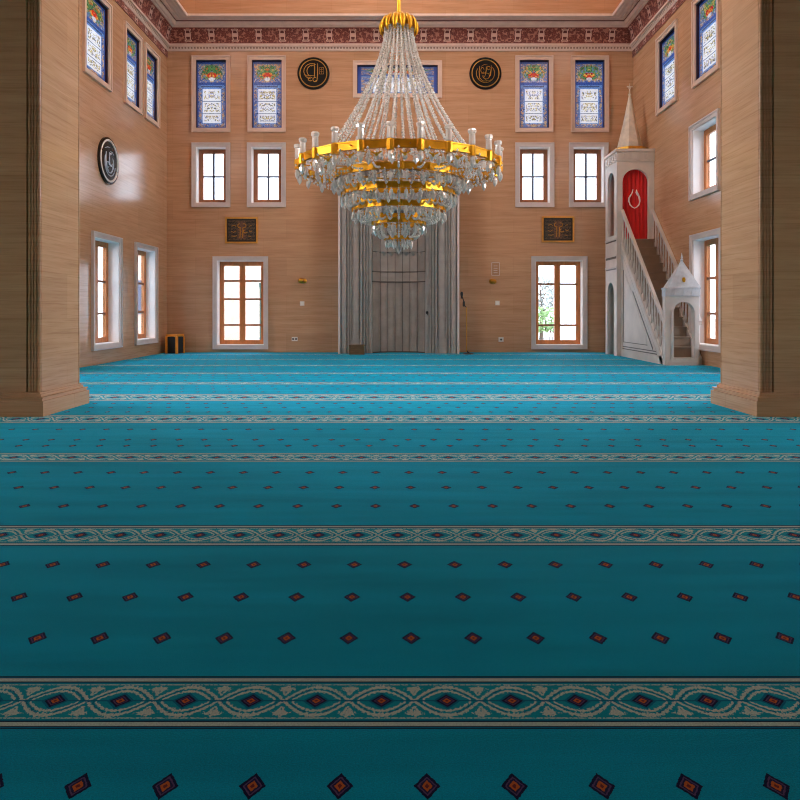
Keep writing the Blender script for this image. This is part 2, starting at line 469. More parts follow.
def wall(name, side, a0, a1, z0, z1, holes, mat='travertine', th=TH):
    fn = FN[side]
    A = sorted({a0, a1, *[h[0] for h in holes], *[h[1] for h in holes]})
    Z = sorted({z0, z1, *[h[2] for h in holes], *[h[3] for h in holes]})
    def solid(i, j):
        if not (0 <= i < len(A) - 1 and 0 <= j < len(Z) - 1): return False
        x, z = (A[i] + A[i + 1]) / 2, (Z[j] + Z[j + 1]) / 2
        return not any(h[0] < x < h[1] and h[2] < z < h[3] for h in holes)
    b = MB()
    for i in range(len(A) - 1):
        for j in range(len(Z) - 1):
            if not solid(i, j): continue
            x0, x1, y0, y1 = A[i], A[i + 1], Z[j], Z[j + 1]
            uv = ((x0, y0), (x1, y0), (x1, y1), (x0, y1))
            for c in (0, th): b.poly([fn(x0, c, y0), fn(x1, c, y0), fn(x1, c, y1), fn(x0, c, y1)], 0, uv)
            for (di, dj, p, q) in ((-1, 0, (x0, y0), (x0, y1)), (1, 0, (x1, y0), (x1, y1)), (0, -1, (x0, y0), (x1, y0)), (0, 1, (x0, y1), (x1, y1))):
                if not solid(i + di, j + dj):
                    b.poly([fn(p[0], 0, p[1]), fn(q[0], 0, q[1]), fn(q[0], th, q[1]), fn(p[0], th, p[1])], 0, ((0, 0), (1, 0), (1, .4), (0, .4)))
    o = b.build(name, mat); struct(o); return o

# ------------------------------------------------------------------ windows
WN = [0]
PORT = []
def ring(b, fn, a0, a1, z0, z1, w, c0, c1, mi=0):
    """rectangular frame of width w between depths c0 and c1"""
    def bar(p0, p1, q0, q1):
        b.hexa([fn(p0, c0, q0), fn(p1, c0, q0), fn(p1, c1, q0), fn(p0, c1, q0), fn(p0, c0, q1), fn(p1, c0, q1), fn(p1, c1, q1), fn(p0, c1, q1)], mi)
    bar(a0, a0 + w, z0, z1); bar(a1 - w, a1, z0, z1); bar(a0 + w, a1 - w, z1 - w, z1); bar(a0 + w, a1 - w, z0, z0 + w)
def bar(b, fn, a0, a1, z0, z1, c0, c1, mi=0):
    b.hexa([fn(a0, c0, z0), fn(a1, c0, z0), fn(a1, c1, z0), fn(a0, c1, z0), fn(a0, c0, z1), fn(a1, c0, z1), fn(a1, c1, z1), fn(a0, c1, z1)], mi)
def window(side, a0, a1, z0, z1, style, bars=(), tw=0.10, wd=0.10, mull=0.14, portal=True, casing='casing_stone', glass='window_glass'):
    fn = FN[side]; WN[0] += 1
    i0, i1, k0, k1 = a0 + tw, a1 - tw, z0 + tw, z1 - tw
    OPEN[side].append((i0, i1, k0, k1))
    root = empty('window_%d' % WN[0], fn((a0 + a1) / 2, 0, z0)); struct(root)
    b = MB()                                                    # stone casing round the opening, two steps
    ring(b, fn, a0, a1, z0, z1, tw * 0.28, -0.050, 0.0)
    ring(b, fn, a0 + tw * 0.28, a1 - tw * 0.28, z0 + tw * 0.28, z1 - tw * 0.28, tw * 0.72, -0.032, 0.0)
    child(b, 'window_casing', casing, root)
    if style == 'stained':
        dp = 0.05
        b = MB(); ring(b, fn, i0 - .001, i1 + .001, k0 - .001, k1 + .001, 0.012, 0.0, 0.09); child(b, 'window_reveal', 'lead', root)
        b = MB(); bar(b, fn, i0 + .010, i1 - .010, k0 + .010, k1 - .010, dp, dp + 0.02)
        b.uv = [((0, 0), (1, 0), (1, 0), (0, 0)), ((0, 1), (1, 1), (1, 1), (0, 1)), ((0, 0), (1, 0), (1, 1), (0, 1)), None, ((1, 0), (0, 0), (0, 1), (1, 1)), None]
        b.uv = [u or ((0, 0),) * 4 for u in b.uv]
        child(b, 'stained_pane', 'stained_glass', root)
        return root
    b = MB(); ring(b, fn, i0 - .001, i1 + .001, k0 - .001, k1 + .001, 0.014, -0.005, 0.285); child(b, 'window_reveal', 'reveal_plaster', root)
    g0, g1, h0, h1 = i0 + .014, i1 - .014, k0 + .014, k1 - .014
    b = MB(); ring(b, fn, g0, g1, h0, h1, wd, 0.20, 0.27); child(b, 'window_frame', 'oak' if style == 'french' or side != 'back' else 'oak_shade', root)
    if style == 'french':
        m_ = (g0 + g1) / 2
        b = MB(); bar(b, fn, m_ - mull / 2, m_ + mull / 2, h0 + wd, h1 - wd, 0.195, 0.275); child(b, 'window_mullion', 'oak', root)
        b = MB()
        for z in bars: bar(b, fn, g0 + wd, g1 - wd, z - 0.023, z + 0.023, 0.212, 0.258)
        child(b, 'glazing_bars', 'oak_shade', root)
    elif style == 'cross':
        m_ = (g0 + g1) / 2; z_ = (h0 + h1) / 2
        b = MB(); bar(b, fn, m_ - .024, m_ + .024, h0 + wd, h1 - wd, 0.215, 0.255); bar(b, fn, g0 + wd, g1 - wd, z_ - .02, z_ + .02, 0.218, 0.252)
        child(b, 'glazing_bars', 'grey_bar', root)
    b = MB(); bar(b, fn, g0 + wd, g1 - wd, h0 + wd, h1 - wd, 0.232, 0.238); child(b, 'window_pane', glass, root)
    if portal: PORT.append((side, i0, i1, k0, k1))
    return root

# back wall, as the photo has them
for x0, x1 in ((192, 230.4), (247.8, 286), (515.2, 553), (570.8, 608.6)):
    window('back', bx(x0), bx(x1), bz(132.2), bz(56), 'stained', casing='casing_warm')
window('back', bx(353), bx(442), bz(98), bz(61), 'stained', casing='casing_warm')
for x0, x1 in ((192, 230.4), (247.2, 286), (515.2, 554), (568.8, 608)):
    window('back', bx(x0), bx(x1), bz(207.2), bz(142.8), 'cross')
window('back', bx(213), bx(268.2), bz(349.2), bz(256.4), 'french', [bz(280.6), bz(299), bz(325.2)])
window('back', bx(531.3), bx(587), bz(349.2), bz(256.2), 'french', [bz(283.8), bz(325.4)])
# side walls
for y0, y1 in ((12.25, 13.42), (14.08, 15.02), (15.2, 16.1)): window('left', y0, y1, 5.26, 6.93, 'stained', casing='casing_warm')
for y0, y1 in ((12.6, 13.93), (14.65, 15.97)): window('left', y0, y1, 0.27, 2.47, 'french', [0.98, 1.62] if y0 > 14 else [0.95, 1.58])
for y0, y1 in ((12.14, 13.24), (14.0, 15.1)): window('right', y0, y1, 5.27, 6.93, 'stained', casing='casing_warm')
window('right', 12.15, 13.37, 3.13, 4.57, 'cross')
window('right', 12.05, 13.35, 0.27, 2.46, 'french', [0.95, 1.62])
# rows carried on unseen towards the gallery, added with a clerestory for daylight
for sd in ('left', 'right'):
    for y in (7.95, 10.3):
        for z0, z1, st in ((.27, 2.47, 'french'), (3.1, 4.6, 'cross'), (5.26, 6.93, 'cross'), (8.9, 10.9, 'cross')):
            window(sd, y - .85, y + .85, z0, z1, st, [.98, 1.62], glass='window_glass' if z0 < 1 else 'clear_glass')
# unseen lantern added over the middle of the ceiling to let in daylight
HT, LT = 11.6, 13.2
for a in (-2.8, 0, 2.8): window('lantern_back', a - 1.3, a + 1.3, 11.75, 13.05, 'cross', glass='clear_glass')
for a in (9.8, 12.1, 14.4): window('lantern_left', a - 1.1, a + 1.1, 11.75, 13.05, 'cross', glass='clear_glass'); window('lantern_right', a - 1.1, a + 1.1, 11.75, 13.05, 'cross', glass='clear_glass')
wall('wall_lantern_back', 'lantern_back', -4.2 - TH, 4.2 + TH, HT, LT, OPEN['lantern_back'], 'ceiling_plaster')
wall('wall_lantern_front', 'lantern_front', -4.2 - TH, 4.2 + TH, HT, LT, OPEN['lantern_front'], 'ceiling_plaster')
wall('wall_lantern_left', 'lantern_left', 8.6, 15.6, HT, LT, OPEN['lantern_left'], 'ceiling_plaster')
wall('wall_lantern_right', 'lantern_right', 8.6, 15.6, HT, LT, OPEN['lantern_right'], 'ceiling_plaster')
b = MB(); b.box(-4.6, 4.6, 8.2, 16.0, LT, LT + .3); struct(b.build('ceiling_added_lantern', 'ceiling_plaster'))
# unseen windows added behind the camera to light the gallery
for a in (-3.2, 3.2): window('rear', a - .42, a + .42, 1.0, 3.0, 'french', [1.8, 2.5], glass='amber_glass')
wall('wall_back', 'back', -W - TH, W + TH, 0, HT, OPEN['back'])
wall('wall_left', 'left', 6.3, D, 0, HT, OPEN['left'])
wall('wall_right', 'right', 6.3, D, 0, HT, OPEN['right'])
# wall over the opening towards the prayer gallery, and the gallery the camera stands in
GH = 4.75
b = MB(); b.box(-W, W, 6.3, 6.60, GH, HT); o = b.build('wall_front', 'travertine'); struct(o)
b = MB()
b.box(-W - TH, -4.2, 6.3, D + TH, HT, HT + .3); b.box(4.2, W + TH, 6.3, D + TH, HT, HT + .3); b.box(-4.2, 4.2, 6.3, 8.6, HT, HT + .3); b.box(-4.2, 4.2, 15.6, D + TH, HT, HT + .3)
struct(b.build('ceiling', 'ceiling_plaster'))
b = MB(); b.box(-9.0, 9.0, -5.0, 6.3, GH, GH + 0.3); struct(b.build('ceiling_gallery', 'gallery_plaster'))
for sd in ('gallery_left', 'gallery_right'):
    window(sd, 2.9, 4.5, .9, 3.4, 'french', [1.7, 2.5], glass='amber_glass')  # unseen windows added to light the gallery floor
    wall('wall_' + sd, sd, -5.3, 7.4, 0, GH, OPEN[sd], 'gallery_plaster')
wall('wall_gallery_rear', 'rear', -9.3, 9.3, 0, GH, OPEN['rear'], 'gallery_plaster')

# ------------------------------------------------------------------ piers
def pier(name, s):
    b = MB()
    x0 = 3.45
    y0, y1 = 6.62, 7.42
    def bxs(xa, xb, ya, yb, za, zb): b.box(min(s * xa, s * xb), max(s * xa, s * xb), ya, yb, za, zb)
    bxs(x0 + .03, 9.0, y0 + .03, y0 + .1, 0, GH + .3); bxs(x0 + .03, W + .05, y0 + .1, y1 - .02, 0, HT)                              # core
    bxs(x0, x0 + .05, y0 + .02, y1, 0.2, HT)                             # inner face slab
    # plinth with stepped mouldings
    for e, za, zb in ((.075, 0, .145), (.055, .145, .165), (.065, .165, .18), (.03, .18, .205), (.015, .205, .222)):
        bxs(x0 - e, W + .05, y0 - e - .02, y1 + e, za, zb); bxs(W + .05, 9.0, y0 - e - .02, y0 + .1, za, zb)
    # upright mouldings on the front corner, like ribs round a panel
    for xa, r in ((x0 + .016, .015), (x0 + .048, .011), (x0 + .076, .011), (x0 + .108, .015)):
        b.lathe([(r, .2), (r, GH)], 10, (s * xa, y0 + r * .6, 0))
    bxs(x0 + .130, 9.0, y0 - .012, y0 + .04, .22, GH)
    b.lathe([(.012, .2), (.012, HT)], 10, (s * (x0 + .004), y1 - .012, 0))
    for f, ids in enumerate(b.f):                                        # u, v in metres for the stone courses
        ps = [b.v[i] for i in ids]
        b.uv[f] = tuple(((p[1] if max(q[0] for q in ps) - min(q[0] for q in ps) < .06 else p[0]), p[2]) for p in ps)
    struct(b.build(name, 'travertine'))
pier('pillar_left', -1); pier('pillar_right', 1)

# ------------------------------------------------------------------ carpet
def carpet():
    b = MB(); X = 9.0
    # border bands: near edge, far edge, motif spacing, a motif centre
    B = [(0.42, 0.62, .17, 0), (1.651, 1.890, .1675, -.2148), (2.936, 3.224, .177, -.364), (4.57, 4.859, .198, -.461), (6.16, 6.63, .23, -1.03),
         (7.67, 8.31, .30, -.9), (9.40, 9.70, .30, .1), (10.95, 11.2, .30, 0), (12.55, 12.8, .30, .1), (14.2, 14.4, .3, 0), (15.8, 16.0, .3, 0)]
    ROWS = {1: [(0.80, .184, -.59), (1.12, .184, -.64), (1.4526, .1838, -.678)], 2: [(2.110, .1905, -.3468), (2.413, .194, -.3619), (2.721, .1983, -.3785)],
            3: [(3.538, .2, -.725), (3.911, .202, -.748), (4.275, .205, -.7646)], 4: [(5.12, .20, -.83), (5.361, .198, -.927), (5.83, .20, -.88)]}
    def strip(y0, y1, mi, u0, sp, vfun):
        uv = (((-X - u0) / sp, vfun(y0)), ((X - u0) / sp, vfun(y0)), ((X - u0) / sp, vfun(y1)), ((-X - u0) / sp, vfun(y1)))
        b.poly([(-X, y0, 0), (X, y0, 0), (X, y1, 0), (-X, y1, 0)], mi, uv)
    prev = -5.0
    for i, (n, f, sp, ph) in enumerate(B):
        rows = ROWS.get(i)
        if rows is None:
            L = n - prev
            rows = [(prev + L * t, .2, -.9 + .1 * (k % 2)) for k, t in enumerate((.2, .5, .8))] if L < 3 else [(prev + L * (k + .5) / 14, .2, .1 * (k % 2)) for k in range(14)]
        cuts = [prev] + [(rows[k][0] + rows[k + 1][0]) / 2 for k in range(len(rows) - 1)] + [n]
        for k, (ry, rs, rp) in enumerate(rows):
            strip(cuts[k], cuts[k + 1], 0, rp, rs, lambda y, ry=ry: y - ry)
        strip(n, f, 1, ph, sp, lambda y, n=n, f=f: (y - n) / (f - n) - 0.5)
        prev = f
    strip(prev, D + 0.01, 0, 0, .2, lambda y: 5.0)
    o = b.build('floor', ['carpet_field', 'carpet_border']); struct(o)
carpet()

# ------------------------------------------------------------------ cornice
def sweep(name, mat, prof, uvv=True, ends=(7.40, 7.40), back=True, sides=True):
    """prof: list of (projection, height); swept along left wall, back wall and right wall with mitred corners"""
    b = MB(); rows = []
    for p, z in prof:
        rows.append([(-W + p, ends[0], z), (-W + p, D - p, z), (W - p, D - p, z), (W - p, ends[1], z)])
    n = len(prof)
    for i in range(n - 1):
        for s_ in range(3):
            a, c, d, e = rows[i][s_], rows[i][s_ + 1], rows[i + 1][s_ + 1], rows[i + 1][s_]
            k = 0 if s_ != 1 else 0
            def U(p): return p[1] if s_ != 1 else p[0]
            v0, v1 = i / (n - 1), (i + 1) / (n - 1)
            b.poly([a, c, d, e], 0, ((U(a), v0), (U(c), v0), (U(d), v1), (U(e), v1)))
    return struct(b.build(name, mat))
def hz(y, p): return 1.0 + (HZ - y) * (D - p) / F
sweep('trim_1', 'cornice_stone', [(0.0, hz(51.3, 0)), (.03, hz(51, .03)), (.045, hz(49.8, .045)), (.045, hz(49.3, .045))])
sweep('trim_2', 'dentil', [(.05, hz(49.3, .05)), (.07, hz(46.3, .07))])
sweep('trim_3', 'cornice_stone', [(.06, hz(46.4, .06)), (.115, hz(46.0, .115)), (.125, hz(44.4, .125)), (.10, hz(44.0, .10)), (.09, hz(43.4, .09))])
sweep('trim_4', 'frieze', [(.09, hz(43.5, .09)), (.11, hz(38, .11)), (.145, hz(32, .145)), (.20, hz(27.2, .20))])
sweep('trim_5', 'cornice_stone', [(.20, hz(27.3, .20)), (.235, hz(26.6, .235)), (.24, hz(25.6, .24)), (.285, hz(24.8, .285)), (.31, hz(21.8, .31)), (.33, hz(21.3, .33))])
sweep('trim_6', 'cornice_red', [(.325, hz(21.4, .325)), (.335, hz(20.2, .335))])
sweep('trim_7', 'cornice_stone', [(.33, hz(20.3, .33)), (.40, hz(19.3, .40)), (.41, hz(18.4, .41)), (.47, hz(18.2, .47)), (.50, hz(17.2, .50)), (.60, hz(16.9, .60)), (.62, hz(16.3, .62)), (.71, hz(16.2, .71)), (.72, hz(15.2, .72)), (.72, hz(13.5, .72)), (0, hz(11, .72))])
# second frieze on the two side walls only, under the first
def side_frieze(name, fn):
    b = MB()
    z0, z1 = 7.13, hz(51, 0) + .02
    b.poly([fn(7.45, -.02, z0), fn(D, -.02, z0), fn(D, -.02, z1), fn(7.45, -.02, z1)], 0, ((7.45, 0), (D, 0), (D, 1), (7.45, 1)))
    b.poly([fn(7.45, 0, z0), fn(D, 0, z0), fn(D, -.02, z0), fn(7.45, -.02, z0)], 0, ((7.45, 0), (D, 0), (D, 0.02), (7.45, .02)))
    struct(b.build(name, 'frieze'))
side_frieze('trim_8', FN['left']); side_frieze('trim_9', FN['right'])

# ------------------------------------------------------------------ mihrab (prayer niche)
def mihrab():
    cx = bx(398.8); root = empty('mihrab', (cx, D, 0))
    tag(root, 'tall grey stone prayer niche with fluted concave recess in the middle of the back wall', 'prayer niche')
    H = 4.35
    half = [(1.417, 0), (1.417, -.52), (1.37, -.52), (1.365, -.47), (1.345, -.47), (1.34, -.50), (1.235, -.50), (1.23, -.45), (1.205, -.45), (1.20, -.495), (1.175, -.495), (1.17, -.43), (1.145, -.43), (1.14, -.46),
            (1.115, -.46), (1.11, -.43), (1.09, -.43), (1.085, -.455), (.935, -.455), (.93, -.42), (.91, -.42), (.905, -.50), (.895, -.53), (.865, -.53), (.86, -.42), (.835, -.42), (.83, -.45), (.79, -.45), (.785, -.39), (.765, -.39), (.76, -.43), (.735, -.43), (.73, -.37), (.71, -.37), (.705, -.39),
            (.675, -.39), (.665, -.41), (.645, -.41), (.635, -.36), (.62, -.36), (.62, 0)]
    for s in (-1, 1):
        b = MB(); b.prism([(cx + s * x, D + y) for x, y in half], lambda p, q, t: (p, q, t), 0.0, H)
        # foot block and the raised rectangle of each panel
        b.box(min(cx + s * .90, cx + s * 1.12), max(cx + s * .90, cx + s * 1.12), D - .475, D - .45, 0, .34)
        child(b, 'pilaster', 'mihrab_stone', root)
        b = MB(); b.box(min(cx + s * 1.372, cx + s * 1.42), max(cx + s * 1.372, cx + s * 1.42), D - .545, D - .515, 0, H); child(b, 'edge_bead', 'casing_stone', root)
        b = MB()
        fn = lambda a, c, z: (a, D - .455 + c, z)
        ring(b, fn, cx + (s * 1.005) - .075, cx + s * 1.005 + .075, .40, 3.7, .012, -.014, .004)
        child(b, 'panel_moulding', 'mihrab_stone', root)
    # concave niche: seven upright facets with dark joints
    N = 7
    pts = [(cx + .62 * math.cos(PI * (1 - k / N)) * 1.0, D - .36 + .31 * math.sin(PI * k / N)) for k in range(N + 1)]
    xs = [cx - .62 + 1.24 * k / N for k in range(N + 1)]
    pts = [(x, D - .36 + .30 * math.sqrt(max(0, 1 - ((x - cx) / .62) ** 2)) + (0.0)) for x in xs]
    def strip(b, z0, z1, off=0.0, mi=0, sub=1):
        for (xa, ya), (xb, yb) in zip(pts, pts[1:]):
            b.hexa([(xa + .006, ya - off, z0), (xb - .006, yb - off, z0), (xb - .006, yb + .04, z0), (xa + .006, ya + .04, z0),
                    (xa + .006, ya - off, z1), (xb - .006, yb - off, z1), (xb - .006, yb + .04, z1), (xa + .006, ya + .04, z1)], mi)
    b = MB()
    strip(b, 0.03, 1.69)
    # slim fillets down each facet
    for (xa, ya), (xb, yb) in zip(pts, pts[1:]):
        for t in (.2, .8):
            x, y = xa + (xb - xa) * t, ya + (yb - ya) * t
            b.box(x - .006, x + .006, y - .012, y + .01, .05, 1.66)
    strip(b, 1.71, 1.93, .012)
    strip(b, 1.95, 2.40, .03)
    strip(b, 2.42, 2.85, .055)
    strip(b, 2.87, 3.40, .09)
    child(b, 'niche', 'mihrab_niche', root)
    b = MB()
    for (xa, ya), (xb, yb) in zip(pts, pts[1:]):
        b.hexa([(xa, ya + .012, 0), (xb, yb + .012, 0), (xb, yb + .05, 0), (xa, ya + .05, 0), (xa, ya + .012, 3.4), (xb, yb + .012, 3.4), (xb, yb + .05, 3.4), (xa, ya + .05, 3.4)])
    child(b, 'niche_joints', 'joint_dark', root)
    b = MB()      # string courses that follow the curve
    for z in (1.70, 1.94):
        b.tube([(x, y - .012, z) for x, y in pts], .014, 6)
    child(b, 'string_course', 'joint_dark', root)
    # small hanging cells in the hood
    for r, z in enumerate((2.41, 2.86)):
        for k in range(N):
            b = MB()
            xa, xb = pts[k][0], pts[k + 1][0]; y = (pts[k][1] + pts[k + 1][1]) / 2 - .05 - .03 * r
            xm = (xa + xb) / 2; n = b.add([(xa + .01, y, z), (xb - .01, y, z), (xm, y - .03, z), (xm, y + .02, z - .11)])
            b.face((n, n + 2, n + 3)); b.face((n + 2, n + 1, n + 3)); b.face((n + 1, n, n + 3)); b.face((n, n + 1, n + 2))
            child(b, 'hood_cell', 'mihrab_niche', root)
    b = MB(); b.box(cx - .62, cx + .62, D - .38, D, 3.40, H); ring(b, lambda a, c, z: (a, D - .38 + c, z), cx - .5, cx + .5, 3.6, 4.2, .03, -.015, .01)
    child(b, 'head_panel', 'mihrab_stone', root)
    b = MB(); b.box(cx - 1.42, cx + 1.42, D - .58, D, H, H + .05); b.box(cx - 1.45, cx + 1.45, D - .61, D, H + .05, H + .13)
    child(b, 'cap_moulding', 'mihrab_stone', root)
mihrab()

# ------------------------------------------------------------------ minbar (pulpit with stairs)
def arch_wall(b, fn, a0, a1, z0, z1, o0, o1, zo, zs, t0, t1, pointed=0.0, n=12, mi=0):
    """slab a0..a1 x z0..z1 with an arched opening o0..o1 from zo, springing at zs"""
    def q(p0, p1, q0, q1):
        if p1 - p0 > 1e-4 and q1 - q0 > 1e-4:
            b.hexa([fn(p0, t0, q0), fn(p1, t0, q0), fn(p1, t1, q0), fn(p0, t1, q0), fn(p0, t0, q1), fn(p1, t0, q1), fn(p1, t1, q1), fn(p0, t1, q1)], mi)
    q(a0, o0, z0, z1); q(o1, a1, z0, z1); q(o0, o1, z0, zo)
    r = (o1 - o0) / 2; m_ = (o0 + o1) / 2
    pr = []
    for i in range(n + 1):
        t = PI * (1 - i / n); x = m_ + r * math.cos(t); z = zs + r * math.sin(t) * (1 + pointed * (1 - abs(math.cos(t))))
        pr.append((x, min(z, z1 - .01)))
    for (xa, za), (xb, zb) in zip(pr, pr[1:]):
        b.hexa([fn(xa, t0, za), fn(xb, t0, zb), fn(xb, t1, zb), fn(xa, t1, za), fn(xa, t0, z1), fn(xb, t0, z1), fn(xb, t1, z1), fn(xa, t1, z1)], mi)
def minbar():
    XL, XR = 4.90, 5.638
    YF, YT, YB = 12.74, 15.30, 16.15
    XT = 4.81
    ZT = 2.58
    root = empty('minbar', ((XL + XR) / 2, (YF + YB) / 2, 0))
    tag(root, 'white marble pulpit with steep stairs, red banner and pointed spire against the right wall', 'pulpit')
    A = dict(parent=root)
    fx = lambda a, c, z: (a, c, z)                # slab facing the camera: a = x, c = y
    fy = lambda a, c, z: (c, a, z)                # slab facing the hall: a = y, c = x
    # --- gate at the foot of the stairs
    GR, GD = 5.52, .13
    b = MB()
    arch_wall(b, fx, XL - .004, GR, 0.0, 1.27, 5.055, 5.435, 0.13, 0.98, YF, YF + GD)
    b.box(XL + .02, GR - .02, YF - .015, YF, 0, .07)
    for x in (5.02, 5.455): b.box(x - .008, x + .008, YF - .012, YF, .13, 1.02)
    child(b, 'gate', 'minbar_marble', root)
    b = MB(); b.box(XL - .01, GR + .01, YF - .03, YF + GD + .02, 1.27, 1.40); b.box(XL - .02, GR + .02, YF - .04, YF + GD + .03, 1.40, 1.43)
    for k in range(4):
        x = XL + .01 + k * .152; b.box(x, x + .13, YF - .042, YF - .03, 1.29, 1.38)
    child(b, 'gate_frieze', 'spire_grey', root)
    cx, cy = (XL + GR) / 2 + .02, YF + .07
    b = MB()
    for z0, z1, k0, k1 in ((1.43, 1.455, 1.0, .95), (1.455, 1.93, .95, .05)):
        b.hexa([(cx + a * .305 * k, cy + c * .12 * k, z) for z, k in ((z0, k0), (z1, k1)) for a, c in ((-1, -1), (1, -1), (1, 1), (-1, 1))])
    rf = child(b, 'gate_roof', 'spire_grey', root)
    b = MB(); b.lathe([(.02, 1.92), (.03, 1.95), (.012, 1.97), (.018, 1.99), (.004, 2.08)], 8, (cx, cy, 0)); child(b, 'finial', 'spire_grey', rf)
    b = MB(); b.prism([(.028 * math.cos(2 * PI * k / 12), .048 * math.sin(2 * PI * k / 12)) for k in range(12)], lambda p, q, t: (cx + p, cy - .094 + t, 1.575 + q), -.014, .02); child(b, 'roof_emblem', 'gold', rf)
    # --- stairs
    n = 14; ys, ye = YF + .16, YT; zs = .13
    for k in range(n):
        y0 = ys + (ye - ys) * k / n; z = zs + (ZT - zs) * k / (n - 1)
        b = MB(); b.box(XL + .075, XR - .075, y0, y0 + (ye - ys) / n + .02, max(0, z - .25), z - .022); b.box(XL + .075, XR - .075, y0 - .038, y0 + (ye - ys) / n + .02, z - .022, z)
        child(b, 'stair_tread', 'stair_stone_shaded', root)
    # --- flanks: triangular stringers with sunken panels
    def line(y): return .16 + (y - 12.97) * (2.54 - .16) / (15.36 - 12.97)     # foot of the balusters
    for s, xa, xb in ((0, XL, XL + .07), (1, XR - .07, XR)):
        b = MB()
        y0 = YF + GD
        b.prism([(y0, 0), (YT, 0), (YT, line(YT) + .03), (y0, line(y0) + .03)], lambda p, q, t: (t, p, q), xa + .012, xb)
        # raised frame: base band, sloping bands, upright
        if s == 0:
            b.prism([(y0, 0), (YT, 0), (YT, .15), (y0, .15)], lambda p, q, t: (t, p, q), xa - .004, xa + .013)
            b.prism([(y0, line(y0) - .13), (YT, line(YT) - .13), (YT, line(YT) + .03), (y0, line(y0) + .03)], lambda p, q, t: (t, p, q), xa - .004, xa + .013)
            b.prism([(YT - .10, .15), (YT, .15), (YT, line(YT) - .1), (YT - .10, line(YT - .1) - .1)], lambda p, q, t: (t, p, q), xa - .002, xa + .013)
            b.prism([(13.75, .33), (15.12, .33), (15.12, line(15.12) - .40), (13.75, line(13.75) - .42)], lambda p, q, t: (t, p, q), xa + .004, xa + .014)
        child(b, 'stringer', 'minbar_marble', root)
        if s == 0:
            b = MB()       # dark strips, the shade of incised panel lines put into their colour
            for off in (-.16, -.345):
                ya, yb = (13.16, 15.20) if off > -.3 else (13.40, 14.55)
                b.prism([(ya, line(ya) + off), (yb, line(yb) + off), (yb, line(yb) + off + .042), (ya, line(ya) + off + .042)], lambda p, q, t: (t, p, q), xa + .004, xa + .0135)
            for z, ya, yb in ((.165, 13.2, 15.20), (.215, 13.25, 15.20)):
                b.prism([(ya, z), (yb, z), (yb, z + .018), (ya, z + .018)], lambda p, q, t: (t, p, q), xa + .004, xa + .0135)
            b.prism([(15.135, .33), (15.15, .33), (15.15, 1.9), (15.135, 1.9)], lambda p, q, t: (t, p, q), xa + .002, xa + .0135)
            b.prism([(13.7, .315), (15.15, .315), (15.15, .33), (13.7, .33)], lambda p, q, t: (t, p, q), xa + .002, xa + .0135)
            child(b, 'incised_shade', 'minbar_shadow', root)
        # balustrade: rail with upright balusters as its own pieces
        xm = (xa + xb) / 2
        b = MB(); ya, yb = YF + GD - .01, YT + .02
        b.prism([(ya, line(ya) + .685), (yb, line(yb) + .685), (yb, line(yb) + .765), (ya, line(ya) + .765)], lambda p, q, t: (t, p, q), xm - .03, xm + .03)
        b.prism([(ya, line(ya) + .02), (yb, line(yb) + .02), (yb, line(yb) + .065), (ya, line(ya) + .065)], lambda p, q, t: (t, p, q), xm - .03, xm + .03)
        rail = child(b, 'balustrade', 'minbar_marble', root)
        for k in range(17):
            y = ya + .08 + (yb - ya - .14) * k / 16; z = line(y)
            b = MB(); b.lathe([(.014, z + .05), (.019, z + .12), (.024, z + .24), (.013, z + .36), (.017, z + .42), (.012, z + .56), (.017, z + .70)], 8, (xm, y, 0))
            child(b, 'baluster', 'minbar_marble', rail, smooth=True)
    # --- tower: four sides with arches, landing, frieze and spire
    b = MB()
    arch_wall(b, fx, XT, XR, ZT, 4.32, XT + .125, XR - .125, ZT, 3.86, YT, YT + .08)
    child(b, 'tower_front', 'minbar_marble', root)
    b = MB()
    arch_wall(b, fy, YT + .08, YB, ZT - .02, 4.32, YT + .20, YB - .16, ZT + .12, 3.90, XT, XT + .07)
    for z in (2.60, 2.22, 1.97): b.box(XT - .015, XT, YT, YB, z, z + .028)
    b.box(XT, XT + .07, YT, YB, 1.9, ZT)
    arch_wall(b, fy, YT, YB, 0.0, 1.9, YT + .22, YB - .14, 0.0, 1.40, XT, XT + .07)
    child(b, 'tower_side', 'minbar_marble', root)
    b = MB(); b.box(XR - .06, XR, YT + .09, YB, 0, 4.32); b.box(XT + .07, XR - .06, YB - .06, YB, 0, 4.32); b.box(XT + .07, XR - .06, YT, YB - .06, ZT - .10, ZT)
    b.box(XT + .075, XR, YT + .004, YT + .05, 0, ZT - .11)
    child(b, 'tower_core', 'minbar_marble', root)
    b = MB(); b.box(XT - .01, XR, YT - .02, YB, 4.32, 4.53); b.box(XT - .04, XR, YT - .05, YB, 4.53, 4.59)
    for k in range(16):
        x = XT + .01 + k * .051; b.box(x, x + .034, YT - .032, YT - .02, 4.36, 4.50)
    for k in range(5):
        y = YT + .03 + k * .155; b.box(XT - .022, XT - .01, y, y + .12, 4.36, 4.50)
    child(b, 'tower_frieze', 'minbar_marble', root)
    b = MB()
    for z in (2.585, 2.23, 2.20, 1.955): b.box(XT - .004, XT + .002, YT + .05, YB - .05, z - .03, z)  # dark strips standing in for shade in the tower's incised lines
    child(b, 'incised_shade', 'minbar_shadow', root)
    tx, ty = 5.245, (YT + YB) / 2
    b = MB(); b.lathe([(.335, 4.59), (.335, 4.625), (.30, 4.645), (.155, 5.25), (.02, 5.91)], 8, (tx - .01, ty, 0), rot=PI / 8); sp = child(b, 'spire', 'spire_stone', root)
    b = MB(); b.lathe([(.405, 4.595), (.405, 4.675)], 8, (tx - .01, ty, 0), rot=PI / 8); child(b, 'spire_rim', 'gold_dull', sp)
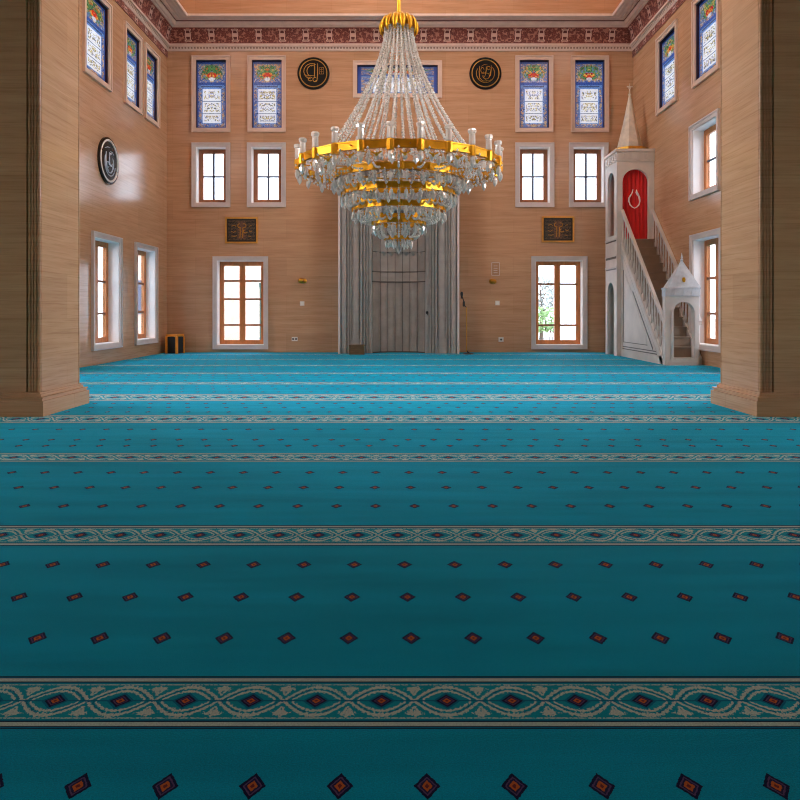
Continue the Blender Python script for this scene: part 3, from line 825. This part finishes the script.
    b = MB(); b.lathe([(.02, 5.90), (.035, 5.93), (.012, 5.96), (.014, 6.05), (.03, 6.08), (.008, 6.12), (.004, 6.19)], 8, (tx - .01, ty, 0)); b.box(tx - .075, tx + .055, ty - .008, ty + .008, 6.10, 6.125)
    child(b, 'spire_finial', 'spire_stone', sp)
    # red banner behind the doorway with a white tulip outline
    b = MB(); y = YT + .11; x0, x1, z0, z1 = XT + .09, XR - .09, ZT + .01, 4.28
    m_ = 24; f = [(x0 + (x1 - x0) * i / m_, y + .010 * math.sin(i * 1.9) + .006 * math.sin(i * .7)) for i in range(m_ + 1)]
    for (xa, ya), (xb, yb) in zip(f, f[1:]):
        b.hexa([(xa, ya, z0), (xb, yb, z0), (xb, yb + .008, z0), (xa, ya + .008, z0), (xa, ya, z1), (xb, yb, z1), (xb, yb + .008, z1), (xa, ya + .008, z1)])
    bn = child(b, 'banner', 'red_cloth', root)
    bn['label'] = 'red cloth banner with white tulip outline'
    ex, ez = bx(634.6) * (YT + .09) / D, 1 + (HZ - 198.5) * (YT + .09) / F
    ex = (634.6 - 400) * (YT + .09) / F
    b = MB()
    L = [(-.035, .21), (-.055, .13), (-.09, .07), (-.125, .01), (-.13, -.06), (-.10, -.14), (-.05, -.19), (0, -.215), (.05, -.19), (.095, -.14), (.115, -.06), (.105, .02), (.07, .09), (.045, .14), (.04, .20)]
    b.tube([(ex + x, YT + .09, ez + z) for x, z in L], [.006, .014, .018, .018, .018, .016, .013, .012, .013, .016, .018, .022, .026, .026, .006], 6)
    child(b, 'banner_emblem', 'emblem_white', bn)
minbar()

# ------------------------------------------------------------------ chandelier
def chandelier():
    CX, CY = -0.02, 12.0
    def zy(y, r=0.0): return 1 + (HZ - y) * (CY - r) / F
    root = empty('chandelier', (CX, CY, zy(254)))
    tag(root, 'huge tiered gold and crystal chandelier hanging in the middle of the hall', 'chandelier')
    # rod
    b = MB(); b.lathe([(.045, 6.05), (.045, 6.2), (.03, 6.22), (.03, LT - .02)], 10, (CX, CY, 0)); b.lathe([(.2, LT - .06), (.2, LT - .001)], 16, (CX, CY, 0))
    child(b, 'rod', 'gold', root, smooth=False)
    # crown with hanging leaves
    b = MB(); b.lathe([(.06, 6.16), (.17, 6.13), (.255, 6.02), (.265, 5.93), (.24, 5.90)], 20, (CX, CY, 0)); cr = child(b, 'crown', 'gold', root, smooth=True)
    for k in range(14):
        t = 2 * PI * k / 14; b = MB(); rows = []
        for i in range(6):
            h = i / 5; r = .25 + .075 * math.sin(h * PI * .85) + .02 * h; z = 6.10 - .30 * h ** 1.15; w = .058 * math.sin(PI * (h * .8 + .18)) + .006
            rows.append([(CX + (r + d) * math.cos(t) - s * w * math.sin(t), CY + (r + d) * math.sin(t) + s * w * math.cos(t), z) for s, d in ((-1, -.012), (0, .012), (1, -.012))])
        idx = [b.add(r_) for r_ in rows]
        for a, c in zip(idx, idx[1:]): b.face((a, a + 1, c + 1, c)); b.face((a + 1, a + 2, c + 2, c + 1))
        lf = child(b, 'crown_leaf', 'gold', cr, smooth=True)
        sm = lf.modifiers.new('thick', 'SOLIDIFY'); sm.thickness = .006
    # gold tiers: radius, height, corners, band height
    tiers = [(1.748, 3.50, 24, .13, -.0726), (1.145, 3.30, 16, .12, .05), (.985, 3.03, 16, .10, .05), (.80, 2.765, 16, .095, .05), (.455, 2.535, 12, .085, .1), (.235, 2.262, 8, .06, .0)]
    for R_, z, n, h, ph in tiers:
        b = MB()
        V = []
        for k in range(n):
            t = -PI / 2 + ph + 2 * PI * k / n
            V.append((math.cos(t), math.sin(t)))
        for k in range(n):
            (xa, ya), (xb, yb) = V[k], V[(k + 1) % n]
            ri = R_ - .035
            for zz0, zz1, e in ((z - h * .5, z + h * .5, 0), (z - h * .5, z - h * .36, .012), (z + h * .36, z + h * .5, .012)):
                ro = R_ + e
                b.hexa([(CX + ro * xa, CY + ro * ya, zz0), (CX + ro * xb, CY + ro * yb, zz0), (CX + ri * xb, CY + ri * yb, zz0), (CX + ri * xa, CY + ri * ya, zz0),
                        (CX + ro * xa, CY + ro * ya, zz1), (CX + ro * xb, CY + ro * yb, zz1), (CX + ri * xb, CY + ri * yb, zz1), (CX + ri * xa, CY + ri * ya, zz1)])
            b.lathe([(.022, z - h * .56), (.022, z + h * .56)], 6, (CX + R_ * xa, CY + R_ * ya, 0))
        child(b, 'gold_ring', 'gold', root)
    # inner ring the bead strings hang to, with spokes
    b = MB(); RI = 1.36
    b.tube([(CX + RI * math.cos(2 * PI * k / 48), CY + RI * math.sin(2 * PI * k / 48), 3.56) for k in range(48)], .016, 6, closed=True)
    for k in range(12):
        t = 2 * PI * k / 12 + .1
        b.tube([(CX + .05 * math.cos(t), CY + .05 * math.sin(t), 3.50), (CX + 1.79 * math.cos(t), CY + 1.79 * math.sin(t), 3.50)], .012, 5)
    b.lathe([(.03, 2.1), (.03, 3.55)], 8, (CX, CY, 0))
    child(b, 'inner_frame', 'gold_dull', root)
    # bead strings from the crown
    def bead(b, p, r, st=1.0):
        n = b.add([(p[0], p[1], p[2] + r * st), (p[0] + r, p[1], p[2]), (p[0], p[1] + r, p[2]), (p[0] - r, p[1], p[2]), (p[0], p[1] - r, p[2]), (p[0], p[1], p[2] - r * st)])
        for k in range(4):
            a, c = n + 1 + k, n + 1 + (k + 1) % 4; b.face((n, a, c)); b.face((n + 5, c, a))
    def string(t, r0, z0, r1, z1, sag, size, step):
        b = MB(); L = math.hypot(r1 - r0, z1 - z0); n = int(L / step)
        for i in range(n + 1):
            h = i / n; r = r0 + (r1 - r0) * (h ** (1 + sag)); z = z0 + (z1 - z0) * h
            bead(b, (CX + r * math.cos(t), CY + r * math.sin(t), z), size * (1.0 + .25 * (i % 3 == 0)), 1.15)
        return b
    for k in range(26):
        child(string(2 * PI * k / 26 + .04, .235, 5.90, RI, 3.57, .55, .026, .052), 'bead_string', 'bead', root)
    for k in range(12):
        child(string(2 * PI * k / 12 + .12, .17, 5.88, .80, 3.5, .45, .025, .052), 'bead_string', 'bead', root)
    # candle lamps on the outer ring
    for k in range(24):
        t = -PI / 2 - .0726 + 2 * PI * k / 24; x, y = CX + 1.738 * math.cos(t), CY + 1.738 * math.sin(t)
        b = MB(); b.lathe([(.036, 3.565), (.052, 3.58), (.050, 3.73), (.046, 3.745), (.062, 3.755), (.070, 3.79), (.060, 3.815), (.036, 3.82)], 8, (x, y, 0), rot=t)
        lp = child(b, 'candle_lamp', 'lamp_glass', root)
        b = MB(); b.lathe([(.055, 3.40), (.062, 3.45), (.062, 3.55), (.05, 3.567)], 8, (x, y, 0), rot=t); child(b, 'lamp_holder', 'gold', lp)
    # pendants
    def pend(b, x, y, z, L, r, rot):
        b.lathe([(.002, z), (r * .45, z - L * .06), (r * .45, z - L * .10), (.003, z - L * .15), (r * .55, z - L * .22), (r, z - L * .45), (r * .85, z - L * .72), (.002, z - L)], 6, (x, y, 0), rot=rot, caps=False)
    P = []
    for k in range(24):
        t = -PI / 2 - .0726 + 2 * PI * k / 24; P.append((1.748, t, 3.43, .215, .046))
        P.append((1.62, t + PI / 24, 3.42, .16, .034)); P.append((1.42, t, 3.42, .17, .036))
    for (R_, z, n, h, ph), cnt, L, r in zip(tiers[1:], (28, 26, 22, 14, 8), (.19, .185, .18, .19, .15), (.042, .038, .037, .035, .03)):
        for k in range(cnt):
            t = -PI / 2 + 2 * PI * (k + .5) / cnt
            P.append((R_, t, z - h * .5 + .005, L * R.uniform(.9, 1.1), r))
            P.append((R_ - .11, t + PI / cnt, z - h * .45, L * .85, r * .85))
    P.append((0.0, 0.0, 2.20, .21, .045))
    P.sort(key=lambda p: math.sin(p[1]) * p[0] - (0.6 if p[0] > 1.7 else 0))       # the ones nearest the viewer first
    rest = MB()
    for i, (R_, t, z, L, r) in enumerate(P):
        b = MB() if i < 100 else rest
        pend(b, CX + R_ * math.cos(t), CY + R_ * math.sin(t), z, L, r, t)
        if i < 100: child(b, 'crystal_pendant', 'crystal', root)
    o = child(rest, 'crystal_drops', 'crystal', root); o['kind'] = 'stuff'
    # bead curtains between the tiers
    for (R_, z, cnt, drop) in ((1.40, 3.53, 66, .17), (1.22, 3.50, 60, .15), (1.08, 3.22, 56, .14), (.90, 2.95, 48, .14), (.70, 2.70, 36, .14), (.56, 2.70, 28, .14), (.36, 2.48, 18, .16), (.18, 2.22, 10, .12)):
        b = MB()
        for k in range(cnt):
            t = 2 * PI * k / cnt + R.uniform(-.01, .01); d = drop * R.uniform(.8, 1.15); n = int(d / .045)
            for i in range(n): bead(b, (CX + R_ * math.cos(t), CY + R_ * math.sin(t), z - i * .045), .021 if i < n - 1 else .030, 1.2 if i < n - 1 else 1.7)
        o = child(b, 'bead_curtain', 'bead', root); o['kind'] = 'stuff'
    # sloping swags of beads from ring to ring
    for (ra, za, rb, zb, cnt) in ((1.78, 3.44, 1.17, 3.27, 24), (1.13, 3.25, .99, 3.07, 32), (.97, 2.99, .81, 2.80, 32), (.79, 2.72, .47, 2.57, 24), (.44, 2.5, .24, 2.28, 16)):
        b = MB()
        for k in range(cnt):
            t = 2 * PI * k / cnt; n = 9
            for i in range(n + 1):
                h = i / n; r = ra + (rb - ra) * h; z = za + (zb - za) * h - .10 * math.sin(PI * h)
                bead(b, (CX + r * math.cos(t), CY + r * math.sin(t), z), .022, 1.2)
        o = child(b, 'bead_swags', 'bead', root); o['kind'] = 'stuff'
    # filigree clips hanging under the outer ring
    for k in range(24):
        t = -PI / 2 - .0726 + 2 * PI * (k + .5) / 24; x, y = CX + 1.66 * math.cos(t), CY + 1.66 * math.sin(t)
        b = MB(); b.tube([(x - .08 * math.sin(t), y + .08 * math.cos(t), 3.40), (x, y, 3.36), (x + .08 * math.sin(t), y - .08 * math.cos(t), 3.40)], .014, 6); b.lathe([(.01, 3.33), (.03, 3.36), (.01, 3.39)], 6, (x, y, 0))
        child(b, 'filigree_clip', 'gold', root)
chandelier()

# ------------------------------------------------------------------ roundels and plaques on the walls
def roundel(fn, a, z, r, label, strokes, ringm, scriptm, board='black_lacquer', rr_=.84, rw=.028, sw=.75):
    root = empty('calligraphy_roundel', fn(a, 0, z)); tag(root, label, 'wall roundel', 'round calligraphy boards')
    def disc(b, prof, seg=40, mi=0):
        rings = [b.add([fn(a + rr * math.cos(2 * PI * i / seg), c, z + rr * math.sin(2 * PI * i / seg)) for i in range(seg)]) for rr, c in prof]
        for p, q in zip(rings, rings[1:]):
            for i in range(seg): j = (i + 1) % seg; b.face((p + i, p + j, q + j, q + i), mi)
        b.face([rings[-1] + i for i in range(seg)], mi); b.face([rings[0] + i for i in range(seg)][::-1], mi)
    b = MB(); disc(b, [(r, 0), (r, -.035), (r * .97, -.045), (r * .90, -.045), (r * .88, -.03)]); child(b, 'board', board, root)
    b = MB(); b.tube([fn(a + r * rr_ * math.cos(2 * PI * i / 40), -.036, z + r * rr_ * math.sin(2 * PI * i / 40)) for i in range(40)], r * rw, 6, closed=True); child(b, 'ring_band', ringm, root)  # ring band set inside the board's edge
    b = MB()
    for w, pts in strokes:
        P = [Vector((p[0], p[1], 0)) for p in pts]
        b.tube([fn(a + r * .86 * p.x, -.036, z + r * .86 * p.y) for p in P], [w * sw * r * (.55 if i in (0, len(P) - 1) else 1.0) for i in range(len(P))], 5)
    child(b, 'calligraphy', scriptm, root)
arc = lambda cx, cy, rx, ry, a, b_, n=10: [(cx + rx * math.cos(math.radians(a + (b_ - a) * i / n)), cy + ry * math.sin(math.radians(a + (b_ - a) * i / n))) for i in range(n + 1)]
sa = [(.028, arc(-.12, .14, .58, .56, 60, 265)), (.03, arc(-.05, .16, .42, .42, 85, 235)), (.035, [(.08, .72), (.09, .4), (.08, .05), (.1, -.32)]), (.035, [(.30, .70), (.31, .3), (.30, -.1), (.26, -.5), (.05, -.62)]),
      (.022, [(.44, .42), (.72, .42), (.72, -.06), (.44, -.06), (.44, .42)]), (.02, [(.46, .26), (.70, .26)]), (.02, [(.46, .10), (.70, .10)]), (.02, [(.58, .4), (.58, -.04)]),
      (.03, arc(-.22, -.42, .16, .14, 20, 320)), (.03, arc(.12, -.46, .16, .16, 60, 340)), (.028, [(-.6, -.1), (-.45, -.2), (-.2, -.16), (.1, -.2)]), (.02, [(-.15, .5), (.0, .58), (.06, .5)])]
roundel(FN['back'], bx(313.6), bz(73.7), .388, 'black and gold round calligraphy board left of the chandelier beads on the back wall', sa, 'gold_paint', 'gold_paint')
sb = [(.028, arc(0, 0, .66, .68, 150, 400, 16)), (.03, [(-.42, .52), (-.46, .1), (-.42, -.35), (-.2, -.56), (.1, -.58)]), (.03, [(.06, .5), (.05, .2), (.0, -.1), (-.1, -.3)]), (.03, [(.42, .56), (.40, .2), (.36, -.15), (.2, -.38)]),
      (.028, arc(.05, -.2, .24, .22, 160, 400)), (.024, arc(-.22, .22, .12, .2, 0, 330)), (.022, arc(.22, .38, .12, .12, 0, 330)), (.024, [(-.3, -.05), (-.05, .02), (.22, -.02), (.4, .05)]), (.02, [(-.3, .5), (-.1, .62), (.15, .6)]), (.02, arc(.2, -.45, .2, .1, 150, 380))]
roundel(FN['back'], bx(485.3), bz(73.7), .388, 'dark round calligraphy board right of the chandelier beads on the back wall', sb, 'gold_paint', 'gold_dull')
scc = [(.026, arc(.1, -.1, .62, .62, 140, 350, 14)), (.026, arc(.05, -.1, .46, .48, 170, 400, 14)), (.03, [(-.35, .4), (-.4, 0), (-.3, -.35), (-.05, -.5)]), (.03, [(.02, .45), (.02, .1), (.05, -.2)]), (.028, arc(.2, .1, .2, .32, 60, 330)), (.026, [(.1, .5), (.35, .5), (.55, .4)]),
       (.024, arc(-.15, -.2, .14, .14, 0, 330)), (.022, [(-.5, .55), (-.2, .66), (.1, .68)]), (.024, [(.3, -.1), (.4, -.3), (.25, -.5)])]
roundel(FN['left'], 13.30, 1 + 150 * 13.30 / F, .45, 'black round calligraphy board with white ring on the left wall above its tall window', scc, 'white_ring', 'gold_script_reflect', 'black_glass', .87, .05, 1.0)

def plaque(x0, x1, y0, y1, label):
    a0, a1, z0, z1 = bx(x0), bx(x1), bz(y1), bz(y0); fn = FN['back']
    root = empty('calligraphy_plaque', fn((a0 + a1) / 2, 0, z0)); tag(root, label, 'wall plaque', 'framed calligraphy plaques')
    b = MB(); ring(b, fn, a0, a1, z0, z1, .040, -.04, 0); ring(b, fn, a0 + .010, a1 - .010, z0 + .010, z1 - .010, .014, -.050, -.03); child(b, 'frame', 'gold_paint', root)
    b = MB(); bar(b, fn, a0 + .036, a1 - .036, z0 + .036, z1 - .036, -.02, -.002); uv = ((0, 0), (1, 0), (1, 1), (0, 1)); b.uv = [uv] * 6; b.uv[2] = uv
    child(b, 'panel', 'plaque_script', root)
    b = MB()                                  # raised script in the middle and beside it
    am, zm, hw, hh = (a0 + a1) / 2, (z0 + z1) / 2, (a1 - a0) / 2 - .07, (z1 - z0) / 2 - .07
    for w, pts in ((.010, arc(-.14, .45, .14, .2, 90, 300)), (.010, arc(.2, .45, .14, .2, -120, 120)), (.011, [(-.1, .2), (-.1, -.3), (-.12, -.75)]), (.011, [(.1, .25), (.1, -.1), (.08, -.75)]), (.009, arc(.3, -.1, .16, .16, 120, 330)),
                   (.007, [(-.75, .4), (-.5, .5), (-.4, .35)]), (.007, [(-.78, -.1), (-.6, -.2), (-.4, -.05)]), (.007, [(.55, .4), (.75, .45)]), (.007, [(.55, 0), (.65, -.15), (.8, -.05)]), (.007, [(-.75, -.55), (-.5, -.6), (-.35, -.5)]), (.007, [(.5, -.55), (.7, -.6)])):
        b.tube([fn(am + p[0] * hw, -.022, zm + p[1] * hh) for p in pts], w, 5)
    child(b, 'calligraphy', 'gold_dull', root)
plaque(225.5, 258, 217.3, 243.5, 'gold framed dark calligraphy plaque above the tall left window of the back wall')
plaque(541.7, 574, 216.5, 242.4, 'gold framed dark calligraphy plaque above the tall window nearest the pulpit on the back wall')

# ------------------------------------------------------------------ small fittings on the back wall
def fitting_lamp(x, y, s, label):
    a, z = bx(x), bz(y); root = empty('wall_lamp', (a, D, z)); tag(root, label, 'wall lamp', 'brass wall lamps')
    b = MB(); b.lathe([(.06, 0), (.06, -.015), (.03, -.03)], 14, (a, D, z), axis='Y'); child(b, 'wall_plate', 'gold_dull', root)
    b = MB(); b.tube([(a, D - .02, z), (a - s * .03, D - .09, z), (a - s * .05, D - .12, z)], .016, 8); b.lathe([(.03, -.06), (.06, -.03), (.065, .03), (.055, .06)], 12, (a - s * .075, D - .13, z), axis='X'); child(b, 'lamp_head', 'gold_dull', root)
fitting_lamp(304.5, 281, 1, 'small brass wall lamp left of the prayer niche above a white switch')
fitting_lamp(494.0, 281.5, 1, 'small brass wall lamp right of the prayer niche below an outlined notice')
def plate(name, x, y, w, h, label, cat, grp, kind):
    a, z = bx(x), bz(y); root = empty(name, (a, D, z)); tag(root, label, cat, grp)
    b = MB(); b.box(a - w / 2, a + w / 2, D - .018, D, z - h / 2, z + h / 2); child(b, 'face_plate', 'white_plastic', root)
    b = MB()
    if kind == 'switch': b.box(a - w * .3, a + w * .3, D - .026, D - .018, z - h * .32, z + h * .32); child(b, 'rocker', 'white_ring', root)
    else:
        for s in ((-.25, .25) if kind == 'double' else (0,)): b.lathe([(.026, -.021), (.022, -.019), (.020, -.0195)], 12, (a + s * w, D, z), axis='Y')
        child(b, 'outlet', 'minbar_shadow', root)
plate('light_switch', 302.2, 303.5, .105, .11, 'white light switch on the stone wall left of the prayer niche', 'switch', 'light switches', 'switch')
plate('light_switch', 497.4, 303.0, .105, .11, 'white light switch on the stone wall right of the prayer niche', 'switch', 'light switches', 'switch')
plate('wall_socket', 294.7, 339, .14, .10, 'white double socket low on the wall between left window and prayer niche', 'socket', 'wall sockets', 'double')
plate('wall_socket', 501.0, 339.5, .12, .11, 'white socket low on the wall between prayer niche and window by the pulpit', 'socket', 'wall sockets', 'single')
a0, a1, z0, z1 = bx(491.5), bx(499.5), bz(275.5), bz(262.5)
root = empty('wall_notice', ((a0 + a1) / 2, D, z0)); tag(root, 'clear notice plate with thin white outline above the right brass lamp', 'notice')
b = MB(); ring(b, FN['back'], a0, a1, z0, z1, .012, -.012, 0); child(b, 'outline', 'casing_stone', root)
b = MB()
for k in range(4): b.box(a0 + .05, a1 - .05, D - .009, D - .003, z0 + .06 + k * .055, z0 + .072 + k * .055)
b.box(a0 + .012, a1 - .012, D - .004, D, z0 + .012, z1 - .012, 1)
child(b, 'sheet', ['casing_stone', 'travertine'], root)

# microphone stand beside the niche
YS = 16.05
def sx(x, Y): return (x - 400) * Y / F
def sz(y, Y): return 1 + (HZ - y) * Y / F
px = sx(466.6, YS)
root = empty('microphone_stand', (px, YS, 0)); tag(root, 'thin dark microphone stand beside the right edge of the prayer niche', 'microphone stand')
b = MB(); b.lathe([(.125, 0), (.125, .012), (.03, .03), (.02, .05)], 16, (px + .04, YS, 0)); b.tube([(px + .04, YS, .03), (px, YS, .08)], .014, 6); child(b, 'base', 'black_plastic', root)
b = MB(); b.tube([(px, YS, .05), (px, YS, sz(307, YS))], .012, 8); child(b, 'pole', 'gold_dull', root)
b = MB(); b.tube([(px, YS, sz(307.5, YS)), (px - .05, YS, sz(305.5, YS)), (sx(464, YS), YS, sz(302, YS)), (sx(462.5, YS), YS, sz(297, YS))], .012, 6); b.lathe([(.02, -.06), (.028, -.04), (.028, .05), (.015, .07)], 8, (sx(463.8, YS), YS, sz(304, YS))); child(b, 'boom', 'black_plastic', root)
b = MB(); b.lathe([(.012, -.09), (.022, -.05), (.032, .0), (.034, .04), (.02, .07)], 10, (sx(461.8, YS), YS, sz(294.8, YS))); child(b, 'microphone', 'black_plastic', root)
# clip-on microphone at the niche edge
mx_, mz = sx(427, 16.27), sz(313, 16.27)
root = empty('niche_microphone', (mx_, 16.31, mz)); tag(root, 'tiny black microphone fixed inside the right edge of the prayer niche', 'microphone')
b = MB(); b.tube([(mx_ + .015, 16.282, mz - .05), (mx_ + .006, 16.245, mz)], .008, 6); child(b, 'bracket', 'black_plastic', root)
b = MB(); b.lathe([(.012, -.03), (.03, .0), (.03, .03), (.012, .045)], 8, (mx_, 16.235, mz)); child(b, 'capsule', 'black_plastic', root)
# wooden box at the foot of the niche
YX = 15.82
xa, xb, zt = sx(349.2, YX), sx(364.6, YX), sz(345, YX)
root = empty('wooden_box', ((xa + xb) / 2, YX, 0)); tag(root, 'small brown wooden box on the carpet at the foot of the prayer niche', 'box')
b = MB(); b.box(xa + .012, xb - .012, YX + .012, YX + .22, 0.005, zt - .03); child(b, 'body', 'box_wood', root)
b = MB(); ring(b, lambda a, c, z: (a, YX + c, z), xa, xb, 0, zt - .025, .022, 0, .02); child(b, 'front_frame', 'box_wood', root)
b = MB(); b.box(xa - .004, xb + .004, YX - .006, YX + .23, zt - .025, zt); child(b, 'lid', 'box_wood', root)

# orange stool in the left corner
def stool():
    Y0 = 16.30
    c = (sx(174.8, Y0), 16.36, 0)
    root = empty('stool', c); tag(root, 'orange wooden stool with dark side panels in the left back corner', 'stool')
    q = [(sx(166.6, 16.22), 16.22), (sx(176.8, 16.12), 16.12), (sx(183.6, 16.40), 16.40), (sx(174.6, 16.54), 16.54)]
    h = .45
    b = MB()
    mid = (sum(p[0] for p in q) / 4, sum(p[1] for p in q) / 4)
    big = [(mid[0] + (p[0] - mid[0]) * 1.10, mid[1] + (p[1] - mid[1]) * 1.10) for p in q]
    b.prism(big, lambda p, r, t: (p, r, t), h - .05, h); child(b, 'seat', 'stool_wood', root, bevel=.008)
    for x, y in q:
        b = MB(); b.box(x - .026, x + .026, y - .026, y + .026, 0, h - .05); child(b, 'leg', 'stool_wood', root, bevel=.004)
    for i in range(4):  # dark panels between the legs
        (xa_, ya_), (xb_, yb_) = q[i], q[(i + 1) % 4]
        b = MB(); d = Vector((xb_ - xa_, yb_ - ya_, 0)).normalized(); nn = Vector((-d.y, d.x, 0)) * .006
        A, B_ = Vector((xa_, ya_, 0)) + d * .03, Vector((xb_, yb_, 0)) - d * .03
        b.hexa([tuple(p + Vector((0, 0, z))) for z in (.01, h - .06) for p in (A - nn, B_ - nn, B_ + nn, A + nn)])
        child(b, 'side_panel', 'dark_panel', root)
stool()

# ------------------------------------------------------------------ outside
b = MB(); b.box(-60, 60, D + TH, 90, -.35, -.05); b.box(-60, -W - TH, -6, D + TH, -.35, -.05); b.box(W + TH, 60, -6, D + TH, -.35, -.05); struct(b.build('ground', 'paving'))
def house(x0, x1, y0, y1, h, label, mat, wins):
    root = empty('house', ((x0 + x1) / 2, y0, -.05)); tag(root, label, 'house')
    b = MB(); b.box(x0, x1, y0, y1, -.05, h); child(b, 'wall', mat, root)
    b = MB(); b.box(x0 - .2, x1 + .2, y0 - .2, y1 + .2, h, h + .25); child(b, 'roof', 'house_grey', root)
    for xw, zw in wins:
        b = MB(); b.box(xw, xw + .8, y0 - .04, y0 + .02, zw, zw + 1.1); child(b, 'window', 'grey_bar', root)
    return root
h1 = house(-9.2, -5.10, 22.5, 27, 3.4, 'pale pink house seen through the tall left window of the back wall', 'house_wall', [(-8.6, .9)])
b = MB(); b.lathe([(.035, -.05), (.035, 1.75), (.06, 1.78), (.06, 1.9)], 8, (sx(260.5, 22.0), 22.0, 0)); o = b.build('drain_post', 'pipe_green'); tag(o, 'dark green post outside the tall left window of the back wall', 'post')
def tree(c, r, h0, h1, n, label, leafm, sz_=.10):
    root = empty('tree', c); tag(root, label, 'tree')
    b = MB(); b.tube([(c[0], c[1], c[2]), (c[0] + .05, c[1], c[2] + h0), (c[0] - .03, c[1] + .05, c[2] + h1 * .8)], [.07, .05, .02], 7)
    for k in range(7):
        t = k * 2.4; z = h0 + (h1 - h0) * k / 9
        b.tube([(c[0], c[1], c[2] + z), (c[0] + r * .7 * math.cos(t), c[1] + r * .7 * math.sin(t), c[2] + z + .35)], [.03, .012], 5)
    child(b, 'trunk', 'bark', root)
    b = MB()
    for k in range(n):
        t, u, rr = R.uniform(0, 2 * PI), R.uniform(-1, 1), r * R.uniform(.4, 1) ** .6
        s = math.sqrt(1 - u * u); p = Vector((c[0] + rr * s * math.cos(t), c[1] + rr * s * math.sin(t), c[2] + (h0 + h1) / 2 + (h1 - h0) / 2 * u * rr / r))
        d1 = Vector((R.uniform(-1, 1), R.uniform(-1, 1), R.uniform(-1, 1))).normalized(); d2 = d1.orthogonal().normalized()
        b.poly([p - d1 * sz_, p + d2 * sz_ * .45, p + d1 * sz_, p - d2 * sz_ * .45])
    child(b, 'foliage', leafm, root)
tree((sx(541, 25), 25.0, -.05), .75, 1.0, 2.4, 420, 'grey leafed tree outside the tall window nearest the pulpit', 'leaf_grey')
root = empty('shrub', (sx(545, 23), 23, -.05)); tag(root, 'low green shrub under the tree outside the window nearest the pulpit', 'shrub')
b = MB()
for k in range(260):
    p = Vector((sx(R.uniform(536, 554), 23), 23 + R.uniform(-.3, .3), R.uniform(.3, 1.12))); d1 = Vector((R.uniform(-1, 1), R.uniform(-1, 1), R.uniform(0, 1))).normalized(); d2 = d1.orthogonal().normalized()
    b.poly([p - d1 * .09, p + d2 * .04, p + d1 * .09, p - d2 * .04])
child(b, 'foliage', 'leaf', root)
b = MB()
for k in range(6): x = sx(538 + k * 2.8, 23); b.tube([(x, 23, -.05), (x + R.uniform(-.1, .1), 23, .8)], .015, 5)
child(b, 'stems', 'bark', root)

# ------------------------------------------------------------------ sky, daylight portals, camera
w = bpy.data.worlds.new('overcast_sky'); sc.world = w; w.use_nodes = True
nt = w.node_tree; nt.nodes.clear()
out = nt.nodes.new('ShaderNodeOutputWorld'); bg = nt.nodes.new('ShaderNodeBackground')
g = xyz(nt, coord(nt, 'Generated'))[2]
nt.links.new(ramp(nt, g * 0.5 + 0.5, [(0.45, (0.86, 0.92, 1.0)), (0.6, (0.95, 0.97, 1.0)), (1.0, (0.90, 0.95, 1.0))]), bg.inputs[0])
SKY = 9.0
bg.inputs[1].default_value = SKY
nt.links.new(bg.outputs[0], out.inputs[0])
for i, (side, a0, a1, z0, z1) in enumerate(PORT):
    l = bpy.data.lights.new('daylight', 'AREA'); l.shape = 'RECTANGLE'; l.size = a1 - a0; l.size_y = z1 - z0; l.energy = 1
    try: l.cycles.is_portal = True
    except Exception: pass
    o = bpy.data.objects.new('daylight', l); col.objects.link(o)
    o.location = FN[side]((a0 + a1) / 2, 0.28, (z0 + z1) / 2)
    d = Vector(NRM[side])
    o.rotation_euler = d.to_track_quat('-Z', 'Y').to_euler()

cam = bpy.data.cameras.new('camera'); cam.sensor_width = 36; cam.lens = 36 * F / 800; cam.shift_y = -(400 - HZ) / 800; cam.clip_start = .05; cam.clip_end = 300
o = bpy.data.objects.new('camera', cam); col.objects.link(o); o.location = (0, 0, 1.0); o.rotation_euler = (PI / 2, 0, 0)
sc.camera = o
sc.view_settings.view_transform = 'Standard'; sc.view_settings.look = 'None'; sc.view_settings.gamma = 1; sc.view_settings.use_curve_mapping = False
sc.view_settings.exposure = 1.52
sc.cycles.filter_width = 1.1
sc.cycles.max_bounces = 10; sc.cycles.diffuse_bounces = 6; sc.cycles.transparent_max_bounces = 16
sc.cycles.caustics_reflective = False; sc.cycles.caustics_refractive = False
sc.cycles.sample_clamp_indirect = 12.0
